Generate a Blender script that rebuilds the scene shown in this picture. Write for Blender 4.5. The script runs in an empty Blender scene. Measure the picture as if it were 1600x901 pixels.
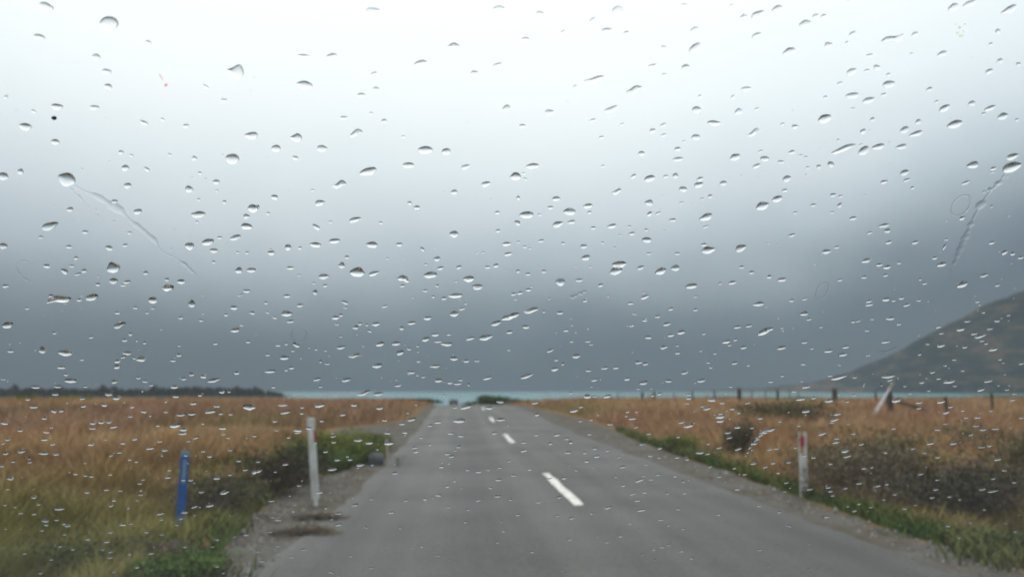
import bpy, bmesh, math, random
import numpy as np
from mathutils import Vector
R = math.radians
rng = np.random.default_rng(7)
random.seed(7)
C = bpy.context.scene.collection
S = bpy.context.scene

# ------------------------------------------------------------------ camera, sky, sun, exposure
F = 1256.0                       # focal length in units of the 1600-wide view
CAM = np.array([0.0, 0.0, 1.2])
PITCH, YAW = math.atan(158.5 / F), math.atan(85.0 / F * math.cos(math.atan(158.5 / F)))
cd = bpy.data.cameras.new('camera'); cam = bpy.data.objects.new('camera', cd); C.objects.link(cam)
cam.location = CAM; cam.rotation_euler = (math.pi / 2 + PITCH, 0, -YAW)
cd.sensor_width = 36; cd.lens = 36 * F / 1600
cd.clip_start = 0.02; cd.clip_end = 30000
cd.dof.use_dof = True; cd.dof.focus_distance = 0.50; cd.dof.aperture_fstop = 11.0
S.camera = cam
S.view_settings.view_transform = 'Standard'; S.view_settings.look = 'None'
S.view_settings.exposure = 0.0; S.view_settings.gamma = 1.0; S.view_settings.use_curve_mapping = False
S.render.engine = 'CYCLES'
cy = S.cycles
cy.max_bounces = 12; cy.transmission_bounces = 10; cy.transparent_max_bounces = 16
cy.diffuse_bounces = 3; cy.glossy_bounces = 4; cy.volume_bounces = 1
cy.caustics_refractive = False; cy.caustics_reflective = False
cy.use_denoising = True
cy.sample_clamp_indirect = 4.0

SUN_EL, SUN_AZ = 52, -8          # the bright part of the overcast, ahead
w = bpy.data.worlds.new('World'); S.world = w; w.use_nodes = True
nt = w.node_tree; nt.nodes.clear()
def N(tree, t, **kw):
    n = tree.nodes.new(t)
    for k, v in kw.items(): setattr(n, k, v)
    return n
def M2(tree, op, a, b=None, clamp=False):
    n = N(tree, 'ShaderNodeMath', operation=op); n.use_clamp = clamp
    for i, x in enumerate((a, b)):
        if x is None: continue
        if isinstance(x, (int, float)): n.inputs[i].default_value = x
        else: tree.links.new(x, n.inputs[i])
    return n.outputs[0]
tc = N(nt, 'ShaderNodeTexCoord'); sx = N(nt, 'ShaderNodeSeparateXYZ'); nt.links.new(tc.outputs['Generated'], sx.inputs[0])
el = M2(nt, 'ARCSINE', sx.outputs[2])
mp = N(nt, 'ShaderNodeMapping'); nt.links.new(tc.outputs['Generated'], mp.inputs[0]); mp.inputs['Scale'].default_value = (2.1, 2.1, 2.6)
mp.inputs['Location'].default_value = (3.1, 0.7, 0.3)
nz = N(nt, 'ShaderNodeTexNoise'); nz.inputs['Scale'].default_value = 1.9; nz.inputs['Detail'].default_value = 4; nz.inputs['Roughness'].default_value = .48
nt.links.new(mp.outputs[0], nz.inputs[0])
dx = M2(nt, 'ADD', sx.outputs[0], 0.09)
fall = M2(nt, 'MULTIPLY', M2(nt, 'MULTIPLY', dx, dx), -0.26)
def blob(cx, cz, rx, rz, amp):    # one broad darker or lighter mass of cloud: direction x, elevation
    a = M2(nt, 'DIVIDE', M2(nt, 'SUBTRACT', sx.outputs[0], cx), rx); b = M2(nt, 'DIVIDE', M2(nt, 'SUBTRACT', el, cz), rz)
    d = M2(nt, 'ADD', M2(nt, 'MULTIPLY', a, a), M2(nt, 'MULTIPLY', b, b))
    return M2(nt, 'MULTIPLY', M2(nt, 'EXPONENT', M2(nt, 'MULTIPLY', d, -1.0)), amp)
e2 = M2(nt, 'ADD', el, fall)
e2 = M2(nt, 'ADD', e2, M2(nt, 'MULTIPLY', M2(nt, 'SUBTRACT', nz.outputs[0], .5), 0.12))
for b in ((.60, .17, .18, .08, -.010), (.42, .165, .14, .03, -.010), (.33, .125, .13, .035, .022), (.02, .10, .22, .03, -.012), (-.35, .06, .2, .03, -.01)):
    e2 = M2(nt, 'ADD', e2, blob(*b))
fac = M2(nt, 'DIVIDE', M2(nt, 'ADD', e2, 0.130), 1.0, clamp=True)
rp = N(nt, 'ShaderNodeValToRGB'); nt.links.new(fac, rp.inputs[0])
def srgb(c):
    return tuple(((x / 255) / 12.92 if x / 255 <= .04045 else ((x / 255 + .055) / 1.055) ** 2.4) for x in c)
stops = [(-.10, (88, 99, 113), 1), (.0, (102, 116, 128), 1), (.04, (110, 124, 136), 1), (.08, (138, 151, 162), 1), (.115, (167, 179, 188), 1), (.16, (196, 208, 216), 1),
         (.22, (220, 230, 236), 1), (.30, (237, 245, 249), 1), (.41, (250, 254, 255), 1), (.9, (255, 255, 255), 1)]
cr = rp.color_ramp; cr.interpolation = 'EASE'
cr.interpolation = 'LINEAR'
while len(cr.elements) > 1: cr.elements.remove(cr.elements[0])
for i, (p, c, k) in enumerate(stops):
    e = cr.elements[0] if i == 0 else cr.elements.new(min(1, p + .10))
    e.position = min(1, p + .10); e.color = (*srgb(c), 1)
sky = N(nt, 'ShaderNodeTexSky', sky_type='NISHITA', sun_disc=False, sun_elevation=R(SUN_EL), sun_rotation=R(SUN_AZ))
# the cloud deck hides nearly all of the blue sky; it is brighter overhead
gain = M2(nt, 'MULTIPLY', M2(nt, 'ADD', 1.0, M2(nt, 'ADD', M2(nt, 'MULTIPLY', M2(nt, 'MINIMUM', M2(nt, 'MAXIMUM', M2(nt, 'SUBTRACT', el, .05), 0.0), .3), 1.0), M2(nt, 'MULTIPLY', M2(nt, 'MAXIMUM', M2(nt, 'SUBTRACT', el, .42), 0.0), .6))), 10.0)
vm = N(nt, 'ShaderNodeVectorMath', operation='SCALE'); nt.links.new(rp.outputs[0], vm.inputs[0]); nt.links.new(gain, vm.inputs['Scale'])
mx = N(nt, 'ShaderNodeMix', data_type='RGBA'); mx.inputs[0].default_value = .03
nt.links.new(vm.outputs[0], mx.inputs[6]); nt.links.new(sky.outputs[0], mx.inputs[7])
bg = N(nt, 'ShaderNodeBackground'); bg.inputs[1].default_value = 0.10; nt.links.new(mx.outputs[2], bg.inputs[0])
wo = N(nt, 'ShaderNodeOutputWorld'); nt.links.new(bg.outputs[0], wo.inputs[0])
sl = bpy.data.lights.new('sun', 'SUN'); sl.energy = 0.5; sl.angle = R(50); sl.color = (1, .97, .93)
so = bpy.data.objects.new('sun', sl); C.objects.link(so)
so.rotation_euler = (R(90 - SUN_EL), 0, R(180 - SUN_AZ))

# ------------------------------------------------------------------ helpers
_q = np.array(cam.rotation_euler.to_matrix())
def ray(px, py):
    v = _q @ np.array([(px - 800.0), -(py - 450.5), -F]); return v / np.linalg.norm(v)
def at(px, Y):                    # world x of the column px at ground distance Y (near the horizon row)
    d = ray(px, 615); return d[0] / d[1] * Y
def tag(o, label=None, cat=None, group=None, kind=None):
    for k, v in (('label', label), ('category', cat), ('group', group), ('kind', kind)):
        if v: o[k] = v
    return o
def mesh(name, V, Fc, mat=None, parent=None, smooth=False, loc=None):
    me = bpy.data.meshes.new(name)
    me.from_pydata(V.tolist() if isinstance(V, np.ndarray) else V, [], Fc.tolist() if isinstance(Fc, np.ndarray) else Fc)
    if smooth: me.polygons.foreach_set('use_smooth', [True] * len(me.polygons))
    me.update()
    o = bpy.data.objects.new(name, me); C.objects.link(o)
    if mat: me.materials.append(mat)
    if parent: o.parent = parent
    if loc is not None: o.location = loc
    return o
def empty(name, loc, rz=0, sc=1):
    o = bpy.data.objects.new(name, None); C.objects.link(o); o.location = loc; o.rotation_euler = (0, 0, rz); o.scale = (sc, sc, sc)
    o.empty_display_size = .2
    return o
def copy_tree(o, parent=None):
    c = o.copy(); C.objects.link(c)
    if parent: c.parent = parent
    for ch in list(o.children): copy_tree(ch, c)
    return c
class MB:
    def __init__(s): s.v = []; s.f = []
    def add(s, V, Fc):
        n = len(s.v); s.v += [tuple(map(float, p)) for p in V]; s.f += [tuple(int(i) + n for i in f) for f in Fc]; return s
    def box(s, c, d, bev=0.0, top=None):
        x, y, z = d[0] / 2, d[1] / 2, d[2] / 2; b = bev
        prof = [(-x + b, -y), (x - b, -y), (x, -y + b), (x, y - b), (x - b, y), (-x + b, y), (-x, y - b), (-x, -y + b)] if b else [(-x, -y), (x, -y), (x, y), (-x, y)]
        n = len(prof); t = top or 1
        V = [(c[0] + p[0], c[1] + p[1], c[2] - z) for p in prof] + [(c[0] + p[0] * t, c[1] + p[1] * t, c[2] + z) for p in prof]
        Fc = [tuple(range(n))[::-1], tuple(range(n, 2 * n))] + [(i, (i + 1) % n, n + (i + 1) % n, n + i) for i in range(n)]
        return s.add(V, Fc)
    def tube(s, pts, rad, n=6, cap=True):
        pts = [np.array(p, float) for p in pts]; k = len(pts)
        if not hasattr(rad, '__len__'): rad = [rad] * k
        V = []; 
        for i, p in enumerate(pts):
            t = pts[min(i + 1, k - 1)] - pts[max(i - 1, 0)]; t /= np.linalg.norm(t) + 1e-9
            a = np.cross(t, (0, 0, 1) if abs(t[2]) < .9 else (1, 0, 0)); a /= np.linalg.norm(a); b = np.cross(t, a)
            V += [p + rad[i] * (math.cos(2 * math.pi * j / n) * a + math.sin(2 * math.pi * j / n) * b) for j in range(n)]
        Fc = [(i * n + j, i * n + (j + 1) % n, (i + 1) * n + (j + 1) % n, (i + 1) * n + j) for i in range(k - 1) for j in range(n)]
        if cap: Fc += [tuple(range(n))[::-1], tuple(range((k - 1) * n, k * n))]
        return s.add(V, Fc)
    def build(s, name, mat, parent=None, smooth=False): return mesh(name, s.v, s.f, mat, parent, smooth)
def mat(name, col, rough=.8, spec=.3):
    m = bpy.data.materials.new(name); m.use_nodes = True; b = m.node_tree.nodes['Principled BSDF']
    b.inputs['Base Color'].default_value = (*col, 1); b.inputs['Roughness'].default_value = rough; b.inputs['Specular IOR Level'].default_value = spec
    return m
def noisy(name, c1, c2, scale=5, rough=.85, detail=6, island=0.0, spec=.25, c3=None, coord='Object', bump=0.0, stretch=None):
    m = mat(name, c1, rough, spec); t = m.node_tree; b = t.nodes['Principled BSDF']
    co = N(t, 'ShaderNodeTexCoord'); src = co.outputs[coord]
    if stretch:
        q = N(t, 'ShaderNodeMapping'); q.inputs['Scale'].default_value = stretch; t.links.new(src, q.inputs[0]); src = q.outputs[0]
    n = N(t, 'ShaderNodeTexNoise'); n.inputs['Scale'].default_value = scale; n.inputs['Detail'].default_value = detail; n.inputs['Roughness'].default_value = .6
    t.links.new(src, n.inputs[0]); f = n.outputs[0]
    if island:
        g = N(t, 'ShaderNodeNewGeometry'); f = M2(t, 'ADD', f, M2(t, 'MULTIPLY', M2(t, 'SUBTRACT', g.outputs['Random Per Island'], .5), island))
    r = N(t, 'ShaderNodeValToRGB'); t.links.new(f, r.inputs[0]); e = r.color_ramp.elements
    e[0].position = .32; e[0].color = (*c1, 1); e[1].position = .68; e[1].color = (*c2, 1)
    if c3: q = e.new(.5); q.color = (*c3, 1)
    t.links.new(r.outputs[0], b.inputs['Base Color'])
    if bump:
        bp = N(t, 'ShaderNodeBump'); bp.inputs['Strength'].default_value = bump; bp.inputs['Distance'].default_value = .02; t.links.new(n.outputs[0], bp.inputs['Height']); t.links.new(bp.outputs[0], b.inputs['Normal'])
    return m
def noise2(x, y, seed=0, octaves=4):      # cheap smooth value noise in [-1, 1]
    out = np.zeros_like(x, float); amp, tot = 1.0, 0.0
    for o in range(octaves):
        g = np.random.default_rng(seed * 17 + o).uniform(-1, 1, (64, 64)); fx, fy = np.floor(x), np.floor(y)
        tx, ty = x - fx, y - fy; tx, ty = tx * tx * (3 - 2 * tx), ty * ty * (3 - 2 * ty)
        i, j = fx.astype(int) % 64, fy.astype(int) % 64; i1, j1 = (i + 1) % 64, (j + 1) % 64
        out += amp * ((g[i, j] * (1 - tx) + g[i1, j] * tx) * (1 - ty) + (g[i, j1] * (1 - tx) + g[i1, j1] * tx) * ty)
        tot += amp; amp *= .5; x, y = x * 2.03 + 11.3, y * 2.03 + 5.7
    return out / tot
def sstep(a, b, x):
    t = np.clip((x - a) / (b - a), 0, 1); return t * t * (3 - 2 * t)

# ------------------------------------------------------------------ terrain
_ry = [-200, 0, 20, 28, 36, 44, 50, 58, 70, 100, 160, 200, 300, 480, 620, 9000]
_rz = [0, 0, 0, .07, .22, .34, .30, .12, -.22, -.95, -2.3, -3.1, -5.4, -10.2, -12.5, -12.5]
_fy = [-200, 0, 20, 28, 36, 44, 54, 62, 80, 120, 200, 300, 480, 620, 9000]
_fz = [0, 0, .02, .10, .22, .33, .33, .24, .0, -.6, -2.2, -4.6, -10.2, -12.5, -12.5]
def _sm(Y, a, b):
    return sum(np.interp(Y + k * np.clip(Y * .05, .5, 20), a, b) for k in (-2, -1, 0, 1, 2)) / 5
def left_edge(Y): return np.interp(Y, [2, 5.3, 7.9, 11, 12.6, 14, 18, 19.5, 22, 25.5, 28, 31, 60], [-1.5, -1.62, -1.98, -2.1, -1.75, -1.45, -1.5, -2.2, -3.6, -3.6, -2.4, -1.75, -1.6])
def right_edge(Y): return np.interp(Y, [2, 5.4, 9, 12, 19, 24, 30, 38, 44, 60], [3.72, 3.8, 3.9, 4.08, 4.3, 4.7, 4.75, 4.2, 3.9, 3.8])
def ground_z(x, Y):
    x = np.asarray(x, float); Y = np.asarray(Y, float)
    rz, fz = _sm(Y, _ry, _rz), _sm(Y, _fy, _fz)
    k = sstep(3, 14, np.abs(x - 1.1)); z = rz * (1 - k) + fz * k
    out = np.maximum(np.maximum(left_edge(Y) - x, x - right_edge(Y)), 0)
    z = z + sstep(.2, 4, out) * .10 * noise2(x * .35, Y * .35, 3) * np.clip(1.2 - Y / 400, 0, 1)
    z = z - .13 * np.exp(-((out - .9) / .6) ** 2) * (out > 0) * sstep(60, 30, Y)
    z = z + .05 * sstep(0, .25, np.minimum(out, .25)) * (out > 0)
    far = sstep(-.190, -.205, x / np.maximum(Y, 1)) * sstep(420, 620, Y) * sstep(2100, 1900, Y)     # the land carries on at the left, where the far trees stand
    z = z * (1 - far) + (-9.5) * far
    return z - .02
def gz(x, Y): return float(ground_z(np.array([x]), np.array([Y]))[0])
xs = np.concatenate([-7 - np.cumsum(.16 * 1.075 ** np.arange(115))[::-1], np.arange(-7, 9, .16), 9 + np.cumsum(.16 * 1.075 ** np.arange(115))])
ys = np.concatenate([-40 + 43.5 * np.linspace(0, 1, 12)[:-1], np.arange(3.5, 48, .16), 48 + np.cumsum(.2 * 1.07 ** np.arange(117))])
X, Y = np.meshgrid(xs, ys); Z = ground_z(X, Y)
nx, ny = len(xs), len(ys)
idx = np.arange(nx * ny).reshape(ny, nx)
FQ = np.stack([idx[:-1, :-1], idx[:-1, 1:], idx[1:, 1:], idx[1:, :-1]], -1).reshape(-1, 4)
m = mat('ground', (.1, .07, .04), .95, .1); t = m.node_tree; b = t.nodes['Principled BSDF']
co = N(t, 'ShaderNodeTexCoord')
def ntex(scale, detail=6, rough=.6):
    n = N(t, 'ShaderNodeTexNoise'); n.inputs['Scale'].default_value = scale; n.inputs['Detail'].default_value = detail; n.inputs['Roughness'].default_value = rough
    t.links.new(co.outputs['Object'], n.inputs[0]); return n.outputs[0]
def ramp(f, cols):
    r = N(t, 'ShaderNodeValToRGB'); t.links.new(f, r.inputs[0]); e = r.color_ramp.elements
    e[0].position, e[0].color = cols[0][0], (*cols[0][1], 1); e[1].position, e[1].color = cols[-1][0], (*cols[-1][1], 1)
    for p, c in cols[1:-1]: q = e.new(p); q.color = (*c, 1)
    return r.outputs[0]
def mixc(f, a, c):
    n = N(t, 'ShaderNodeMix', data_type='RGBA'); t.links.new(f, n.inputs[0]); t.links.new(a, n.inputs[6]); t.links.new(c, n.inputs[7]); return n.outputs[2]
at_ = N(t, 'ShaderNodeAttribute'); at_.attribute_name = 'gravel'
soil0 = ramp(ntex(.35, 8), [(.3, (.09, .062, .028)), (.5, (.17, .105, .048)), (.7, (.12, .105, .038))])
fy_ = N(t, 'ShaderNodeSeparateXYZ'); t.links.new(co.outputs['Object'], fy_.inputs[0]); wood = N(t, 'ShaderNodeRGB'); wood.outputs[0].default_value = (.03, .035, .022, 1)
soil = mixc(M2(t, 'DIVIDE', M2(t, 'SUBTRACT', fy_.outputs[1], 150.0), 200.0, clamp=True), soil0, wood.outputs[0])   # the flat beyond the terrace is dark scrub
stone = ramp(ntex(26, 3, .7), [(.3, (.07, .068, .062)), (.55, (.125, .122, .112)), (.75, (.20, .195, .175))])
dirt = ramp(ntex(1.1, 7), [(.36, (.0, .0, .0)), (.66, (1, 1, 1))])
brown = ramp(ntex(5, 4), [(.3, (.055, .044, .03)), (.7, (.105, .086, .06))])
stone = mixc(dirt, stone, brown)
gf = M2(t, 'ADD', at_.outputs['Fac'], M2(t, 'MULTIPLY', M2(t, 'SUBTRACT', ntex(3.2, 6), .5), .9))
gf = ramp(gf, [(.42, (0, 0, 0)), (.6, (1, 1, 1))])
t.links.new(mixc(gf, soil, stone), b.inputs['Base Color'])
bp = N(t, 'ShaderNodeBump'); bp.inputs['Distance'].default_value = .02; bp.inputs['Strength'].default_value = .5
t.links.new(ntex(30, 3), bp.inputs['Height']); t.links.new(bp.outputs[0], b.inputs['Normal'])
ground = mesh('ground', np.stack([X.ravel(), Y.ravel(), Z.ravel()], 1), FQ, m, smooth=True); tag(ground, 'dry rolling field ground with gravel verges beside the road', 'ground', kind='structure')
def gravel_amount(x, Y):
    d = np.minimum(x - left_edge(Y), right_edge(Y) - x); return np.clip(.5 + d / .8, 0, 1) * (1 - .0 * Y) * np.where(Y > 230, 0, 1)
ga = ground.data.attributes.new('gravel', 'FLOAT', 'POINT'); ga.data.foreach_set('value', gravel_amount(X.ravel(), Y.ravel()).astype(np.float32))

# road: worn chip seal laid along the crest
yr = np.concatenate([np.linspace(-20, 3, 8), np.arange(3.3, 60, .3), 60 + np.cumsum(.4 * 1.05 ** np.arange(62))])
us = np.linspace(0, 1, 21)
L = -1.30 - .28 * sstep(9, 5, yr) + .10 * noise2(yr * .8, yr * 0, 5) + .05 * noise2(yr * 3, yr * 0, 6)
Rr = 3.42 + .14 * noise2(yr * .5, yr * 0, 8) + .06 * noise2(yr * 3, yr * 0, 9)
XR = L[:, None] + (Rr - L)[:, None] * us[None]; YR = np.repeat(yr[:, None], 21, 1)
def road_z(x, Y):
    c = np.clip(1 - ((np.asarray(x) - 1.06) / 2.36) ** 2, 0, 1)
    return _sm(np.asarray(Y, float), _ry, _rz) - .02 + .004 + .035 * c
ZR = road_z(XR, YR); ZR[:, 0] -= .012; ZR[:, -1] -= .012
ir = np.arange(len(yr) * 21).reshape(len(yr), 21)
FR = np.stack([ir[:-1, :-1], ir[:-1, 1:], ir[1:, 1:], ir[1:, :-1]], -1).reshape(-1, 4)
m = mat('chip_seal', (.1, .1, .1), .72, .35); t = m.node_tree; b = t.nodes['Principled BSDF']; co = N(t, 'ShaderNodeTexCoord')
chip = ramp(ntex(38, 4, .75), [(.3, (.042, .044, .041)), (.7, (.120, .122, .114))])
mpn = N(t, 'ShaderNodeMapping'); mpn.inputs['Scale'].default_value = (1.8, .012, 1); t.links.new(co.outputs['Object'], mpn.inputs[0])
lane = N(t, 'ShaderNodeTexNoise'); lane.inputs['Scale'].default_value = 1.0; lane.inputs['Detail'].default_value = 5; t.links.new(mpn.outputs[0], lane.inputs[0])
worn = ramp(lane.outputs[0], [(.36, (.70, .70, .71)), (.64, (1.16, 1.15, 1.13))])
mm = N(t, 'ShaderNodeMix', data_type='RGBA', blend_type='MULTIPLY'); mm.inputs[0].default_value = 1; t.links.new(chip, mm.inputs[6]); t.links.new(worn, mm.inputs[7])
sx_ = N(t, 'ShaderNodeSeparateXYZ'); t.links.new(co.outputs['Object'], sx_.inputs[0]); wob = M2(t, 'ADD', sx_.outputs[0], M2(t, 'MULTIPLY', M2(t, 'SUBTRACT', ntex(.25, 3), .5), .5)); trk = None
for xc_, wd_, am_ in ((-.72, .26, .10), (.62, .26, .10), (1.95, .26, .12), (3.02, .34, .26)):     # polished and oil-darkened wheel tracks
    q_ = M2(t, 'DIVIDE', M2(t, 'SUBTRACT', wob, xc_), wd_); g_ = M2(t, 'MULTIPLY', M2(t, 'EXPONENT', M2(t, 'MULTIPLY', M2(t, 'MULTIPLY', q_, q_), -1.0)), am_); trk = g_ if trk is None else M2(t, 'ADD', trk, g_)
vs = N(t, 'ShaderNodeVectorMath', operation='SCALE'); t.links.new(mm.outputs[2], vs.inputs[0]); t.links.new(M2(t, 'SUBTRACT', 1.04, trk), vs.inputs['Scale']); t.links.new(vs.outputs[0], b.inputs['Base Color'])
wet = ramp(ntex(.5, 2), [(.35, (.60,) * 3), (.7, (.78,) * 3)]); t.links.new(wet, b.inputs['Roughness'])
bp = N(t, 'ShaderNodeBump'); bp.inputs['Distance'].default_value = .01; bp.inputs['Strength'].default_value = .6; t.links.new(ntex(90, 2), bp.inputs['Height']); t.links.new(bp.outputs[0], b.inputs['Normal'])
road = mesh('road', np.stack([XR.ravel(), YR.ravel(), ZR.ravel()], 1), FR, m, smooth=True); tag(road, 'grey chip seal country road running over a low crest', 'road', kind='structure')
paint = noisy('road_paint', (.20, .20, .19), (.84, .83, .79), 22, .6, c3=(.72, .71, .67), detail=8)
for k, (y0, y1) in enumerate(((8.45, 11.65), (18.4, 21.6), (28.4, 31.4), (38.4, 41.4), (48.5, 51.5))):
    yy = np.linspace(y0, y1, 9); e = .012 * rng.standard_normal(18)
    V = [(1.21 + e[i], q, float(road_z(1.21, q)) + .005) for i, q in enumerate(yy)] + [(1.32 + e[9 + i], q, float(road_z(1.32, q)) + .005) for i, q in enumerate(yy)]
    mesh('centre_dash', V, [(i, 9 + i, 10 + i, i + 1) for i in range(8)], paint, road)

# lake
m = mat('lake_water', (.05, .21, .225), .25, .35); t = m.node_tree; b = t.nodes['Principled BSDF']; co = N(t, 'ShaderNodeTexCoord')
t.links.new(ramp(ntex(.004, 4), [(.35, (.05, .20, .215)), (.7, (.075, .25, .26))]), b.inputs['Base Color'])
bp = N(t, 'ShaderNodeBump'); bp.inputs['Distance'].default_value = .5; bp.inputs['Strength'].default_value = .4; t.links.new(ntex(.25, 3), bp.inputs['Height']); t.links.new(bp.outputs[0], b.inputs['Normal'])
ux = np.linspace(-6500, 6500, 30); uy = np.linspace(330, 6400, 20); A, B = np.meshgrid(ux, uy); il = np.arange(600).reshape(20, 30)
lake = mesh('lake', np.stack([A.ravel(), B.ravel(), np.full(600, -10.0)], 1), np.stack([il[:-1, :-1], il[:-1, 1:], il[1:, 1:], il[1:, :-1]], -1).reshape(-1, 4), m)
tag(lake, 'pale turquoise lake beyond the fields', 'lake', kind='structure')

# hill on the far shore at the right
Yh0 = 3100.0
_pp = np.linspace(900, 2400, 200); _rr = np.array([at(p_, 1.0) for p_ in _pp])
hx = np.linspace(at(1035, 3400), at(2150, 3400), 170); hv = np.linspace(0, 1, 60); HX, HV = np.meshgrid(hx, hv)
hpx = np.interp(hx / 3400, _rr, _pp)                     # skyline of the hill, by view direction
hpy = np.interp(hpx, [1040, 1130, 1200, 1280, 1340, 1400, 1450, 1500, 1560, 1600, 1680, 1800, 2100, 2600], [612, 609, 605, 596, 579, 554, 529, 502, 473, 458, 436, 425, 432, 450])
top = np.array([12.2 + 3400 * ray(p_, q_)[2] / ray(p_, q_)[1] for p_, q_ in zip(hpx, hpy)])[None].repeat(60, 0)
prof = np.sin(np.clip(HV / .62, 0, 1) * math.pi / 2) ** .92; back = sstep(.62, 1.0, HV)
rg = noise2(HX / 260, HV * 2.4, 21, 5) * .30 + np.abs(noise2(HX / 150 + HV * 1.4, HV * 2, 23, 4)) * -.26
HZ = -11 + top * np.clip(prof * (1 + rg * (1 - prof) * 1.6) - back * .9 + .030 * noise2(HX / 60, HV * 9, 25) * sstep(0, .3, HV), -.02, 1.1)
HY = Yh0 - 250 + HV * 900 + 60 * noise2(HX / 300, HV * 0, 27)
far_k = np.interp(hpx[None].repeat(60, 0), [1040, 1250, 1450, 1650, 2200], [1.75, 1.35, .98, .78, .7])
HX, HY, HZ = HX * far_k, HY * far_k, np.where(HZ > -11, 1.2 + (HZ - 1.2) * far_k, HZ)
HZ = np.where(HZ < -8, np.minimum(HZ, -12), HZ)
ih = np.arange(170 * 60).reshape(60, 170)
m = mat('hill_scrub', (.05, .05, .04), .95, .1); t = m.node_tree; b = t.nodes['Principled BSDF']; co = N(t, 'ShaderNodeTexCoord')
mpn = N(t, 'ShaderNodeMapping'); mpn.inputs['Rotation'].default_value = (0, R(-35), 0); mpn.inputs['Scale'].default_value = (.0045, .002, .011); t.links.new(co.outputs['Object'], mpn.inputs[0])
hn = N(t, 'ShaderNodeTexNoise'); hn.inputs['Detail'].default_value = 9; hn.inputs['Roughness'].default_value = .62; hn.inputs['Scale'].default_value = 3.0; t.links.new(mpn.outputs[0], hn.inputs[0])
t.links.new(ramp(hn.outputs[0], [(.36, (.014, .022, .019)), (.47, (.035, .040, .028)), (.54, (.08, .062, .038)), (.60, (.20, .10, .045)), (.66, (.06, .055, .04)), (.78, (.16, .13, .085))]), b.inputs['Base Color'])
hill = mesh('hill', np.stack([HX.ravel(), HY.ravel(), HZ.ravel()], 1), np.stack([ih[:-1, :-1], ih[:-1, 1:], ih[1:, 1:], ih[1:, :-1]], -1).reshape(-1, 4), m, smooth=True)
tag(hill, 'dark scrubby hillside with rusty patches falling to the lake', 'hill', kind='structure')

# rain haze
hb = MB(); hb.box((0, 3300, 215), (17000, 9400, 460)); 
m = bpy.data.materials.new('rain_haze'); m.use_nodes = True; t = m.node_tree; t.nodes.clear()
pv = N(t, 'ShaderNodeVolumePrincipled'); pv.inputs['Color'].default_value = (.265, .30, .345, 1); pv.inputs['Density'].default_value = .00016; pv.inputs['Anisotropy'].default_value = 0.0
om = N(t, 'ShaderNodeOutputMaterial'); t.links.new(pv.outputs[0], om.inputs['Volume'])
hz = hb.build('haze', m); tag(hz, 'thin rain haze over the fields and the lake', 'haze', kind='stuff')

# ------------------------------------------------------------------ vegetation
def leaf_material(name, rough=.7):
    m = mat(name, (.1, .1, .05), rough, .2); t = m.node_tree; b = t.nodes['Principled BSDF']
    a = N(t, 'ShaderNodeAttribute'); a.attribute_name = 'tint'; t.links.new(a.outputs['Color'], b.inputs['Base Color'])
    return m
blade_mat = leaf_material('grass_blades', .75)
def blades(name, bx, by, hgt, wid, lean, col, label, cat):
    n = len(bx); bz = ground_z(bx, by) - .02
    az = rng.uniform(0, 2 * np.pi, n); face = rng.uniform(0, np.pi, n)
    lx, ly = np.cos(az) * lean * hgt + .12 * hgt, np.sin(az) * lean * hgt
    cx, cyv = np.cos(face) * wid, np.sin(face) * wid
    V = np.empty((n, 5, 3), np.float32)
    for i, (s, tt) in enumerate(((-.5, 0), (.5, 0), (-.38, .55), (.38, .55), (0, 1))):
        V[:, i, 0] = bx + s * cx + lx * tt ** 1.8; V[:, i, 1] = by + s * cyv + ly * tt ** 1.8; V[:, i, 2] = bz + hgt * tt * (1 - .18 * lean * tt)
    me = bpy.data.meshes.new(name); nv = n * 5
    me.vertices.add(nv); me.vertices.foreach_set('co', V.ravel())
    base = (np.arange(n) * 5)[:, None]
    quads = base + np.array([0, 1, 3, 2]); tris = base + np.array([2, 3, 4])
    loops = np.concatenate([quads, tris], 1).ravel().astype(np.int32)
    me.loops.add(len(loops)); me.loops.foreach_set('vertex_index', loops)
    me.polygons.add(2 * n); st = np.stack([np.arange(n) * 7, np.arange(n) * 7 + 4], 1).ravel().astype(np.int32)
    me.polygons.foreach_set('loop_start', st); me.update(calc_edges=True); me.validate()
    ca = me.attributes.new('tint', 'FLOAT_COLOR', 'POINT'); c4 = np.ones((n, 5, 4), np.float32); c4[:, :, :3] = col[:, None, :]
    ca.data.foreach_set('color', c4.ravel()); me.materials.append(blade_mat)
    o = bpy.data.objects.new(name, me); C.objects.link(o); return tag(o, label, cat, kind='stuff')
def lerp(a, c, k): return np.asarray(a)[None] * (1 - k[:, None]) + np.asarray(c)[None] * k[:, None]
NT = 46000
d = np.exp(rng.uniform(math.log(4.0), math.log(105), NT)); a = rng.uniform(R(-35), R(40), NT) ; tx, ty = d * np.sin(a), d * np.cos(a)
out = np.maximum(left_edge(ty) - tx, tx - right_edge(ty)); keep = out > .25 + .5 * rng.random(NT) ** 2
keep &= ~((tx < -1) & (np.abs(ty - 23.5) < 2.2) & (tx > -9))
tx, ty, out = tx[keep], ty[keep], out[keep]; nT = len(tx); nb = 11; d = np.hypot(tx, ty)
rad = np.clip(.05 + d * .006, .06, .5)
bx = np.repeat(tx, nb) + rng.normal(0, 1, nT * nb) * np.repeat(rad, nb); by = np.repeat(ty, nb) + rng.normal(0, 1, nT * nb) * np.repeat(rad, nb)
bo = np.maximum(left_edge(by) - bx, bx - right_edge(by)); ok = bo > .12; bx, by, bo = bx[ok], by[ok], bo[ok]; n = len(bx); D = np.hypot(bx, by)
patch = noise2(bx * .30, by * .11, 31, 4) * .8 + .5; fine = noise2(bx * 1.1, by * .8, 33, 3) * .5 + .5; jit = rng.random(n)
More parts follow.
